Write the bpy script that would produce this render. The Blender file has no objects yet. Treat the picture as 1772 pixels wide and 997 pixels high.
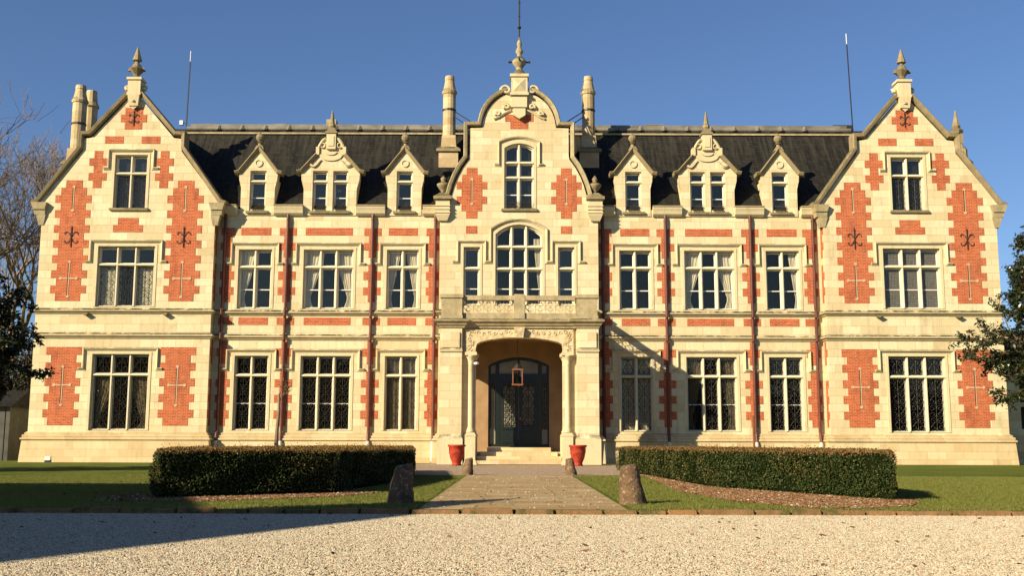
import bpy, bmesh, math, random
import numpy as np
from mathutils import Vector, Matrix
from mathutils.geometry import tessellate_polygon
PI = math.pi
R = math.radians
rng = np.random.default_rng(7)
random.seed(7)
S = bpy.context.scene
COL = S.collection

# ------------------------------------------------------------------ camera, sky, sun, exposure
cam = bpy.data.objects.new('camera', bpy.data.cameras.new('camera'))
COL.objects.link(cam); S.camera = cam
cam.data.sensor_width = 36.0
cam.data.lens = 1873.0 / 1772.0 * 36.0
cam.data.clip_end = 3000
_p = R(8.2); _r = R(0.17)
_f = Vector((0, math.cos(_p), math.sin(_p))); _u0 = Vector((0, -math.sin(_p), math.cos(_p))); _r0 = Vector((1, 0, 0))
_rt = _r0 * math.cos(_r) + _u0 * math.sin(_r); _u = _u0 * math.cos(_r) - _r0 * math.sin(_r)
cam.matrix_world = Matrix.Translation((-0.33, -52, 0.92)) @ Matrix((_rt, _u, -_f)).transposed().to_4x4()

SUN_AZ = 50.0   # degrees left of the facade normal
SUN_EL = 28.0
to_sun = Vector((-math.sin(R(SUN_AZ)) * math.cos(R(SUN_EL)), -math.cos(R(SUN_AZ)) * math.cos(R(SUN_EL)), math.sin(R(SUN_EL))))
w = bpy.data.worlds.new('World'); S.world = w; w.use_nodes = True
nt = w.node_tree
sky = nt.nodes.new('ShaderNodeTexSky'); sky.sky_type = 'NISHITA'; sky.sun_disc = False
sky.sun_elevation = R(SUN_EL)
sky.sun_rotation = math.atan2(to_sun.x, to_sun.y)
sky.altitude = 0; sky.air_density = 1.0; sky.dust_density = 0.35; sky.ozone_density = 6.0
tn = nt.nodes.new('ShaderNodeMix'); tn.data_type = 'RGBA'; tn.blend_type = 'MULTIPLY'; tn.inputs[0].default_value = 1.0
tn.inputs[7].default_value = (1.03, 1.0, 1.05, 1)
nt.links.new(sky.outputs[0], tn.inputs[6]); nt.links.new(tn.outputs[2], nt.nodes['Background'].inputs[0])
nt.nodes['Background'].inputs[1].default_value = 0.060
sl = bpy.data.lights.new('sun', 'SUN'); sl.energy = 5.0; sl.angle = R(0.5); sl.color = (1.0, 0.85, 0.60)
sun = bpy.data.objects.new('sun', sl); COL.objects.link(sun)
sun.rotation_euler = (-to_sun).to_track_quat('-Z', 'Y').to_euler()
sun.location = (-40, -80, 60)
S.view_settings.view_transform = 'Standard'; S.view_settings.look = 'None'
S.view_settings.exposure = 0.86; S.view_settings.gamma = 1.0
S.view_settings.use_curve_mapping = False

# ------------------------------------------------------------------ materials
class NT:
    def __init__(s, name, rough=0.85, spec=0.3):
        s.m = bpy.data.materials.new(name); s.m.use_nodes = True; s.t = s.m.node_tree
        s.b = s.t.nodes['Principled BSDF']; s.b.inputs['Roughness'].default_value = rough
        s.b.inputs['Specular IOR Level'].default_value = spec
    def n(s, typ, **kw):
        o = s.t.nodes.new(typ)
        for k, v in kw.items(): setattr(o, k, v)
        return o
    def l(s, a, b): s.t.links.new(a, b)
    def coord(s): return s.n('ShaderNodeTexCoord').outputs['Object']
    def mapping(s, v, scale=(1, 1, 1), loc=(0, 0, 0)):
        m = s.n('ShaderNodeMapping'); s.l(v, m.inputs[0]); m.inputs['Scale'].default_value = scale; m.inputs['Location'].default_value = loc
        return m.outputs[0]
    def noise(s, v, scale, detail=4, rough=0.6):
        o = s.n('ShaderNodeTexNoise'); s.l(v, o.inputs['Vector']); o.inputs['Scale'].default_value = scale
        o.inputs['Detail'].default_value = detail; o.inputs['Roughness'].default_value = rough; return o.outputs[0]
    def ramp(s, f, stops):
        o = s.n('ShaderNodeValToRGB'); s.l(f, o.inputs[0]); e = o.color_ramp.elements
        while len(e) < len(stops): e.new(0.5)
        for x, (p, c) in zip(e, stops):
            x.position = p; x.color = (c, c, c, 1) if isinstance(c, (int, float)) else (*c, 1)
        return o.outputs[0]
    def mix(s, f, a, b, mode='MIX'):
        o = s.n('ShaderNodeMix', data_type='RGBA', blend_type=mode)
        for sock, val in ((o.inputs[0], f), (o.inputs[6], a), (o.inputs[7], b)):
            if hasattr(val, 'links'): s.l(val, sock)
            elif isinstance(val, (int, float)): sock.default_value = val
            else: sock.default_value = (*val, 1)
        return o.outputs[2]
    def math(s, op, a, b=0.0, clamp=False):
        o = s.n('ShaderNodeMath', operation=op, use_clamp=clamp)
        for sock, val in ((o.inputs[0], a), (o.inputs[1], b)):
            if hasattr(val, 'links'): s.l(val, sock)
            else: sock.default_value = val
        return o.outputs[0]
    def bump(s, h, strength=0.4, dist=0.02):
        o = s.n('ShaderNodeBump'); s.l(h, o.inputs['Height']); o.inputs['Strength'].default_value = strength
        o.inputs['Distance'].default_value = dist; s.l(o.outputs[0], s.b.inputs['Normal'])
    def col(s, c):
        if hasattr(c, 'links'): s.l(c, s.b.inputs['Base Color'])
        else: s.b.inputs['Base Color'].default_value = (*c, 1)
        return s.m
    def wallvec(s, scale=1.0):
        # (x+y, z): one flat layout that runs on round corners of the walls
        sp = s.n('ShaderNodeSeparateXYZ'); s.l(s.coord(), sp.inputs[0])
        u = s.math('ADD', sp.outputs[0], sp.outputs[1])
        c = s.n('ShaderNodeCombineXYZ'); s.l(u, c.inputs[0]); s.l(sp.outputs[2], c.inputs[1])
        return c.outputs[0]

def brickfac(t, v, w, h, mort, c1, c2, cm, bias=0.0, smooth=0.2, off=0.5):
    b = t.n('ShaderNodeTexBrick', offset=off); t.l(v, b.inputs['Vector'])
    for k, val in (('Scale', 1.0), ('Mortar Size', mort), ('Mortar Smooth', smooth), ('Bias', bias), ('Brick Width', w), ('Row Height', h)):
        b.inputs[k].default_value = val
    for k, val in (('Color1', c1), ('Color2', c2), ('Mortar', cm)): b.inputs[k].default_value = (*val, 1)
    return b

def m_stone(name, dirt=0.0, ashlar=True, base=(0.625, 0.55, 0.355), base2=(0.60, 0.505, 0.30), moss=0.5):
    t = NT(name, 0.9, 0.2); co = t.coord()
    if ashlar:
        v = t.mapping(t.wallvec(), loc=(0.13, -0.24, 0))
        b = brickfac(t, v, 0.86, 0.3705, 0.007, tuple(min(1, x * 1.13) for x in base), tuple(x * 0.90 for x in base2), (0.40, 0.31, 0.18))
        b2 = brickfac(t, v, 0.86, 0.3705, 0.0, (0, 0, 0), (1, 1, 1), (0, 0, 0), bias=-0.62)
        c = t.mix(t.math('MULTIPLY', b2.outputs[0], 0.42), b.outputs[0], (0.52, 0.37, 0.16))
        b3 = brickfac(t, t.mapping(t.wallvec(), loc=(2.85, 1.2415, 0)), 0.86, 0.3705, 0.0, (0, 0, 0), (1, 1, 1), (0, 0, 0), bias=-0.5)
        c = t.mix(t.math('MULTIPLY', b3.outputs[0], 0.35), c, (0.70, 0.64, 0.46))
        hgt = b.outputs['Fac']
    else:
        c = t.mix(t.noise(co, 1.3), base, base2); hgt = None
    c = t.mix(t.math('MULTIPLY', t.ramp(t.noise(co, 0.55, 5), [(0.42, 0), (0.7, 1)]), 0.35), c, (0.53, 0.40, 0.21))
    c = t.mix(t.math('MULTIPLY', t.ramp(t.noise(co, 6, 6, 0.7), [(0.35, 0), (0.75, 1)]), 0.25), c, (0.42, 0.33, 0.19))
    # rain streaks
    st = t.noise(t.mapping(co, (3.0, 3.0, 0.22)), 1.0, 5, 0.65)
    c = t.mix(t.math('MULTIPLY', t.ramp(st, [(0.56 - 0.14 * dirt, 0), (0.78, 1)]), 0.42 + 0.4 * dirt), c, (0.27, 0.215, 0.12))
    grime = t.math('MULTIPLY', t.ramp(t.noise(t.mapping(co, (1.1, 1.1, 0.5)), 1.7, 8, 0.75), [(0.54, 0), (0.66, 1)]), 0.30)
    c = t.mix(grime, c, (0.24, 0.19, 0.11))
    # lichen on the faces that lie open to the rain
    g = t.n('ShaderNodeNewGeometry'); sp = t.n('ShaderNodeSeparateXYZ'); t.l(g.outputs['Normal'], sp.inputs[0])
    up = t.ramp(sp.outputs[2], [(0.25, 0), (0.6, 1)])
    lm = t.ramp(t.noise(co, 2.2, 6, 0.7), [(0.38, 0.0), (0.52, 1)])
    c = t.mix(t.math('MULTIPLY', t.math('MULTIPLY', up, lm), moss + 0.35), c, (0.055, 0.050, 0.028))
    if dirt > 0:
        dm = t.ramp(t.noise(co, 3.1, 7, 0.75), [(0.44 - 0.12 * dirt, 0), (0.62, 1)])
        c = t.mix(t.math('MULTIPLY', dm, 0.75 * dirt), c, (0.17, 0.145, 0.075))
    t.col(c)
    h = t.noise(co, 14, 5)
    if hgt is not None: h = t.math('SUBTRACT', t.math('MULTIPLY', h, 0.35), hgt)
    t.bump(h, 0.45, 0.012)
    return t.m

M = {}
M['stone'] = m_stone('ashlar_limestone')
M['trim'] = m_stone('limestone_trim', ashlar=False, moss=0.5)
M['mossy'] = m_stone('weathered_limestone', dirt=0.75, ashlar=False, base=(0.50, 0.42, 0.26), base2=(0.43, 0.35, 0.20), moss=0.6)
M['string'] = m_stone('string_course_limestone', dirt=0.30, ashlar=False, base=(0.56, 0.47, 0.29), base2=(0.50, 0.41, 0.24), moss=0.65)
M['coping'] = m_stone('lichened_coping', dirt=1.0, ashlar=False, base=(0.40, 0.31, 0.185), base2=(0.24, 0.175, 0.10), moss=0.7)
M['plinth'] = m_stone('plinth_limestone', dirt=0.10, moss=-0.1, base=(0.60, 0.48, 0.28), base2=(0.56, 0.42, 0.22))

def m_carved():
    t = NT('carved_limestone', 0.9, 0.2); co = t.coord()
    v = t.n('ShaderNodeTexVoronoi', feature='SMOOTH_F1'); t.l(co, v.inputs[0]); v.inputs['Scale'].default_value = 5.5
    n1 = t.noise(co, 7, 3)
    h = t.math('ADD', v.outputs[0], n1)
    c = t.mix(t.ramp(v.outputs[0], [(0.3, 0), (0.75, 1)]), (0.58, 0.48, 0.29), (0.45, 0.35, 0.19))
    t.col(c); t.bump(h, 0.6, 0.05); return t.m
M['carved'] = m_carved()
M['chimneystone'] = m_stone('weathered_chimney_stone', dirt=0.35, base=(0.55, 0.43, 0.25), base2=(0.46, 0.32, 0.16), moss=0.5)

def m_brick():
    t = NT('red_brick', 0.9, 0.15); co = t.coord()
    v = t.mapping(t.wallvec(), loc=(0.03, -0.24, 0))
    b = brickfac(t, v, 0.235, 0.0741, 0.009, (0.50, 0.105, 0.036), (0.32, 0.050, 0.017), (0.52, 0.27, 0.14), smooth=0.3)
    c = t.mix(t.math('MULTIPLY', t.ramp(t.noise(co, 1.7, 5), [(0.4, 0), (0.7, 1)]), 0.35), b.outputs[0], (0.44, 0.16, 0.08))
    c = t.mix(t.math('MULTIPLY', t.ramp(t.noise(t.mapping(co, (2.0, 2.0, 0.7)), 1.0, 7, 0.75), [(0.5, 0), (0.66, 1)]), 0.5), c, (0.17, 0.05, 0.028))
    c = t.mix(t.math('MULTIPLY', t.ramp(t.noise(co, 4.5, 6, 0.75), [(0.56, 0), (0.68, 1)]), 0.4), c, (0.52, 0.30, 0.18))
    c = t.mix(t.math('MULTIPLY', t.ramp(t.noise(co, 26, 3), [(0.6, 0), (0.8, 1)]), 0.4), c, (0.24, 0.05, 0.025))
    t.col(c); t.bump(t.math('SUBTRACT', t.math('MULTIPLY', t.noise(co, 30, 3), 0.3), b.outputs['Fac']), 0.5, 0.01)
    return t.m
M['brick'] = m_brick()

def m_slate():
    t = NT('dark_slate', 0.75, 0.15); co = t.coord()
    v = t.mapping(t.wallvec(), (1, 1.2, 1))
    b = brickfac(t, v, 0.26, 0.20, 0.014, (0.020, 0.019, 0.015), (0.008, 0.008, 0.007), (0.002, 0.002, 0.002))
    st = t.noise(t.mapping(co, (4.5, 0.35, 0.35)), 1.0, 8, 0.78)
    sp = t.n('ShaderNodeSeparateXYZ'); t.l(co, sp.inputs[0])
    topw = t.math('MULTIPLY', t.ramp(t.math('DIVIDE', sp.outputs[2], 20.0), [(0.66, 0.25), (0.885, 1)]), t.ramp(st, [(0.42, 0), (0.68, 1)]))
    c = t.mix(t.math('MULTIPLY', topw, 0.8), b.outputs[0], (0.060, 0.055, 0.040))
    c = t.mix(t.ramp(t.noise(co, 3.5, 7, 0.75), [(0.55, 0), (0.75, 0.7)]), c, (0.034, 0.025, 0.013))
    t.col(c); t.bump(t.math('SUBTRACT', t.noise(co, 9, 4), b.outputs['Fac']), 0.5, 0.02)
    return t.m
M['slate'] = m_slate()

def m_plain(name, c, rough=0.6, spec=0.4, var=0.25, scale=3.0, metallic=0.0, bump=0.1):
    t = NT(name, rough, spec); co = t.coord()
    t.b.inputs['Metallic'].default_value = metallic
    d = tuple(x * (1 - var) for x in c)
    t.col(t.mix(t.ramp(t.noise(co, scale, 5), [(0.35, 0), (0.65, 1)]), c, d))
    if bump: t.bump(t.noise(co, scale * 6, 4), bump, 0.01)
    return t.m
M['lead'] = m_plain('lead_roll', (0.22, 0.20, 0.155), 0.55, 0.4, 0.5, 1.2)
M['iron'] = m_plain('black_iron', (0.024, 0.022, 0.019), 0.5, 0.5, 0.2)
M['pipe'] = m_plain('oxide_red_pipe', (0.13, 0.035, 0.022), 0.5, 0.4, 0.3)
M['pipewhite'] = m_plain('white_pipe_foot', (0.62, 0.60, 0.55), 0.55, 0.4, 0.15)
M['wood'] = m_plain('white_painted_sash', (0.72, 0.68, 0.58), 0.5, 0.4, 0.12)
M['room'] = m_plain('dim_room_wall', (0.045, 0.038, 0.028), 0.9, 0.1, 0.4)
M['curtain'] = m_plain('white_voile_curtain', (0.52, 0.48, 0.37), 0.9, 0.1, 0.1)
M['green'] = m_plain('dark_green_door_paint', (0.010, 0.018, 0.015), 0.35, 0.5, 0.25)
M['copper'] = m_plain('copper_lantern', (0.55, 0.22, 0.10), 0.35, 0.5, 0.3, metallic=0.7)
M['terracotta'] = m_plain('red_glazed_terracotta', (0.42, 0.05, 0.022), 0.65, 0.25, 0.45, 4)
M['white'] = m_plain('white_plastic', (0.7, 0.7, 0.68), 0.4, 0.5, 0.05)
M['bark'] = m_plain('bark', (0.13, 0.085, 0.05), 0.9, 0.1, 0.5, 8, bump=0.6)
M['barkpale'] = m_plain('pale_bark', (0.27, 0.20, 0.13), 0.9, 0.1, 0.45, 3, bump=0.4)
M['rust'] = m_plain('brown_stake', (0.24, 0.10, 0.045), 0.85, 0.1, 0.4, 6)
M['mullion'] = m_plain('pale_mullion_stone', (0.66, 0.59, 0.42), 0.9, 0.1, 0.12, 2.5)
M['drape'] = m_plain('dim_drape', (0.16, 0.13, 0.085), 0.95, 0.05, 0.25)
M['slit'] = m_plain('pinkish_slit_stone', (0.56, 0.38, 0.24), 0.9, 0.1, 0.2, 4)
M['ochre'] = m_plain('porch_reflected_ochre', (0.37, 0.24, 0.13), 0.9, 0.1, 0.25, 1.5)  # warm light reflected inside the porch, put into the surface colour
M['greyglass'] = m_plain('grey_reflection_glass', (0.30, 0.29, 0.22), 0.25, 0.5, 0.4, 1.2)  # grey reflection in the door glass, painted as an opaque colour
M['render'] = m_plain('shaded_grey_render', (0.10, 0.10, 0.09), 0.9, 0.1, 0.3, 1.5)  # base colour darkened to stand in for shade on the left outbuilding

def m_glass(name, refl=1.9, tint=0.55):
    t = NT(name); oi = t.n('ShaderNodeObjectInfo'); va = t.n('ShaderNodeVectorMath', operation='ADD'); t.l(t.coord(), va.inputs[0]); t.l(oi.outputs['Location'], va.inputs[1]); tr = t.n('ShaderNodeBsdfTransparent'); tr.inputs[0].default_value = (tint, tint, tint * 0.95, 1)
    gl = t.n('ShaderNodeBsdfGlossy'); gl.inputs['Roughness'].default_value = 0.015; gl.inputs[0].default_value = (1.0, 0.86, 0.64, 1)
    bp = t.n('ShaderNodeBump'); t.l(t.noise(va.outputs[0], 1.3, 3), bp.inputs['Height']); bp.inputs['Strength'].default_value = 0.16; bp.inputs['Distance'].default_value = 0.05
    t.l(bp.outputs[0], gl.inputs['Normal'])
    lw = t.n('ShaderNodeLayerWeight'); f0 = ((refl - 1) / (refl + 1)) ** 2
    fr = t.math('ADD', t.math('MULTIPLY', t.math('POWER', lw.outputs['Facing'], 5.0), 1 - f0), f0)
    mx = t.n('ShaderNodeMixShader'); t.l(fr, mx.inputs[0]); t.l(tr.outputs[0], mx.inputs[1]); t.l(gl.outputs[0], mx.inputs[2])
    t.l(mx.outputs[0], t.t.nodes['Material Output'].inputs[0]); t.t.nodes.remove(t.b)
    return t.m
M['glass'] = m_glass('window_glass', 1.7, 0.9)
M['skyglass'] = m_glass('old_reflective_glass', 1.9, 0.75)

def m_leaded():
    t = NT('leaded_glass', 0.25, 0.6); co = t.coord()
    v = t.n('ShaderNodeTexVoronoi', feature='DISTANCE_TO_EDGE'); t.l(t.mapping(co, (1, 0, 1)), v.inputs[0]); v.inputs['Scale'].default_value = 7; v.inputs['Randomness'].default_value = 0.25
    v2 = t.n('ShaderNodeTexVoronoi'); t.l(t.mapping(co, (1, 0, 1)), v2.inputs[0]); v2.inputs['Scale'].default_value = 7; v2.inputs['Randomness'].default_value = 0.25
    c = t.mix(t.ramp(v2.outputs[0], [(0.25, 1), (0.35, 0)]), (0.13, 0.14, 0.11), (0.10, 0.05, 0.035))
    c = t.mix(t.ramp(v.outputs[0], [(0.06, 1), (0.1, 0)]), c, (0.03, 0.03, 0.028))
    return t.col(c)
M['leaded'] = m_leaded()

def m_bollard():
    t = NT('rough_granite', 0.95, 0.15); co = t.coord()
    c = t.mix(t.ramp(t.noise(co, 4, 6, 0.7), [(0.35, 0), (0.65, 1)]), (0.19, 0.115, 0.065), (0.10, 0.062, 0.035))
    c = t.mix(t.ramp(t.noise(co, 17, 4, 0.7), [(0.54, 0), (0.62, 0.8)]), c, (0.36, 0.29, 0.20))
    c = t.mix(t.ramp(t.noise(co, 6, 5, 0.7), [(0.52, 0), (0.6, 0.7)]), c, (0.07, 0.06, 0.03))
    t.col(c); t.bump(t.noise(co, 18, 6, 0.75), 0.8, 0.03); return t.m
M['bollard'] = m_bollard()

def m_leaf(name, cols, rough=0.5, spec=0.4, trans=0.15):
    t = NT(name, rough, spec); g = t.n('ShaderNodeNewGeometry')
    n = len(cols); c = t.ramp(g.outputs['Random Per Island'], [(i / max(1, n - 1), x) for i, x in enumerate(cols)])
    t.col(c)
    if trans:
        t.b.inputs['Transmission Weight'].default_value = 0
        tl = t.n('ShaderNodeBsdfTranslucent'); t.l(c, tl.inputs[0])
        mx = t.n('ShaderNodeMixShader'); mx.inputs[0].default_value = trans
        t.l(t.b.outputs[0], mx.inputs[1]); t.l(tl.outputs[0], mx.inputs[2]); t.l(mx.outputs[0], t.t.nodes['Material Output'].inputs[0])
    return t.m
M['magnolia'] = m_leaf('magnolia_leaf', [(0.010, 0.022, 0.008), (0.018, 0.035, 0.010), (0.03, 0.045, 0.012), (0.02, 0.03, 0.01), (0.09, 0.045, 0.018)], 0.32, 0.5, 0.05)
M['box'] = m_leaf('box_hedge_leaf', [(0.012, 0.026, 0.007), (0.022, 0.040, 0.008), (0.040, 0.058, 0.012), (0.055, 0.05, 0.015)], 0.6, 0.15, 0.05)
M['boxolive_lit'] = m_leaf('lit_olive_hedge_leaf', [(0.05, 0.065, 0.012), (0.09, 0.095, 0.022), (0.13, 0.10, 0.03), (0.05, 0.06, 0.012)], 0.5, 0.3, 0.1)  # brighter olive leaf, carries the sunlit look of the hedge's path side
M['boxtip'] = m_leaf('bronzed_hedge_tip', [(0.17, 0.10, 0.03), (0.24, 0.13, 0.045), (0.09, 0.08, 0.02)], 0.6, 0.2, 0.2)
M['shrub'] = m_leaf('dark_shrub_leaf', [(0.012, 0.02, 0.008), (0.03, 0.028, 0.012), (0.05, 0.035, 0.018)], 0.6, 0.2, 0.1)
M['hedgecore'] = m_plain('hedge_core', (0.010, 0.015, 0.005), 1.0, 0.0, 0.5, 9)
M['blade'] = m_leaf('grass_blade', [(0.09, 0.13, 0.02), (0.15, 0.18, 0.03), (0.24, 0.23, 0.06), (0.10, 0.11, 0.02)], 0.6, 0.2, 0.25)
M['copperleaf'] = m_leaf('small_russet_leaf', [(0.16, 0.07, 0.03), (0.08, 0.07, 0.02), (0.22, 0.12, 0.05)], 0.6, 0.2, 0.2)

def m_lawn():
    t = NT('lawn', 1.0, 0.05); co = t.coord()
    c = t.mix(t.ramp(t.noise(co, 0.5, 6, 0.7), [(0.38, 0), (0.62, 1)]), (0.080, 0.115, 0.018), (0.135, 0.160, 0.030))
    c = t.mix(t.ramp(t.noise(t.mapping(co, (0.25, 1.6, 1)), 1.0, 4, 0.6), [(0.5, 0), (0.7, 0.6)]), c, (0.19, 0.165, 0.04))
    c = t.mix(t.ramp(t.noise(co, 22, 5, 0.8), [(0.5, 0), (0.68, 0.8)]), c, (0.045, 0.062, 0.010))
    t.col(c); t.bump(t.noise(co, 30, 6, 0.8), 1.0, 0.05); return t.m
M['lawn'] = m_lawn()

def m_gravel(name='gravel_bed', s=42.0, tint=(1, 1, 1)):
    t = NT(name, 0.95, 0.1); co = t.coord()
    v = t.n('ShaderNodeTexVoronoi'); t.l(co, v.inputs[0]); v.inputs['Scale'].default_value = s
    bw = t.n('ShaderNodeRGBToBW'); t.l(v.outputs['Color'], bw.inputs[0])
    T = lambda c: tuple(a * b for a, b in zip(c, tint))
    c = t.ramp(bw.outputs[0], [(0.1, T((0.21, 0.165, 0.115))), (0.4, T((0.36, 0.31, 0.23))), (0.75, T((0.48, 0.43, 0.34))), (1.0, T((0.34, 0.21, 0.12)))])
    c = t.mix(t.ramp(v.outputs['Distance'], [(0.35, 0), (0.62, 0.85)]), c, T((0.12, 0.09, 0.06)))
    c = t.mix(t.math('MULTIPLY', t.ramp(t.noise(t.mapping(co, (0.5, 1.6, 1)), 0.6, 6), [(0.42, 0), (0.66, 1)]), 0.35), c, T((0.27, 0.215, 0.14)))
    t.col(c); t.bump(t.math('SUBTRACT', 0.6, v.outputs['Distance']), 0.9, 0.03); return t.m
M['gravel'] = m_gravel(tint=(1.0, 0.98, 0.86))
M['gravelpink'] = m_gravel('pink_gravel', 36.0, (1.45, 1.30, 1.25))

def m_pebble():
    t = NT('pebble', 0.8, 0.2); oi = t.n('ShaderNodeObjectInfo')
    c = t.ramp(oi.outputs['Random'], [(0.0, (0.32, 0.26, 0.18)), (0.25, (0.50, 0.45, 0.33)), (0.5, (0.39, 0.335, 0.225)), (0.72, (0.54, 0.49, 0.37)), (0.9, (0.22, 0.17, 0.12)), (1.0, (0.42, 0.19, 0.08))])
    return t.col(c)
M['pebble'] = m_pebble()
def m_chip():
    t = NT('mulch_chip', 0.95, 0.05); oi = t.n('ShaderNodeObjectInfo')
    c = t.ramp(oi.outputs['Random'], [(0.0, (0.10, 0.045, 0.022)), (0.5, (0.19, 0.09, 0.045)), (0.85, (0.28, 0.16, 0.085)), (0.98, (0.5, 0.42, 0.33))])
    return t.col(c)
M['chip'] = m_chip()
M['soil'] = m_plain('mulch_soil', (0.15, 0.062, 0.035), 1.0, 0.0, 0.5, 12, bump=0.9)

def m_path():
    t = NT('worn_path_stone', 0.95, 0.1); co = t.coord()
    v = t.mapping(co, (1, 1, 1), (0.2, 0, 0))
    nz = t.n('ShaderNodeTexNoise'); t.l(co, nz.inputs['Vector']); nz.inputs['Scale'].default_value = 1.1; wv = t.mix(0.30, v, nz.outputs[1], 'ADD')
    b = brickfac(t, wv, 1.25, 0.62, 0.016, (0.40, 0.29, 0.155), (0.30, 0.205, 0.10), (0.20, 0.15, 0.075), off=0.37)
    c = t.mix(t.ramp(t.noise(co, 2.5, 6, 0.7), [(0.42, 0), (0.68, 0.6)]), b.outputs[0], (0.20, 0.155, 0.075))
    # stray pebbles trodden over the slabs
    sc = t.math('MULTIPLY', t.ramp(t.noise(t.mapping(co, (0.6, 0.9, 1), (3.3, 0.7, 0)), 1.0, 4, 0.7), [(0.53, 0), (0.62, 1)]), t.ramp(t.noise(co, 30, 2, 0.6), [(0.54, 0), (0.60, 1)]))
    c = t.mix(t.math('MULTIPLY', sc, 0.9), c, (0.66, 0.60, 0.50))
    t.col(c); t.bump(t.math('SUBTRACT', t.noise(co, 14, 5), b.outputs['Fac']), 0.7, 0.02); return t.m
M['path'] = m_path()
def m_kerb():
    t = NT('kerb_stone', 0.95, 0.1); co = t.coord()
    c = t.mix(t.ramp(t.noise(co, 3, 6, 0.7), [(0.38, 0), (0.65, 1)]), (0.26, 0.15, 0.07), (0.13, 0.085, 0.035))
    c = t.mix(t.ramp(t.noise(co, 0.8, 4, 0.6), [(0.5, 0), (0.65, 0.7)]), c, (0.30, 0.15, 0.06))
    c = t.mix(t.ramp(t.noise(co, 1.9, 6, 0.7), [(0.52, 0), (0.6, 0.85)]), c, (0.075, 0.07, 0.025))
    t.col(c); t.bump(t.noise(co, 20, 5, 0.7), 0.7, 0.02); return t.m
M['kerb'] = m_kerb()

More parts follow.
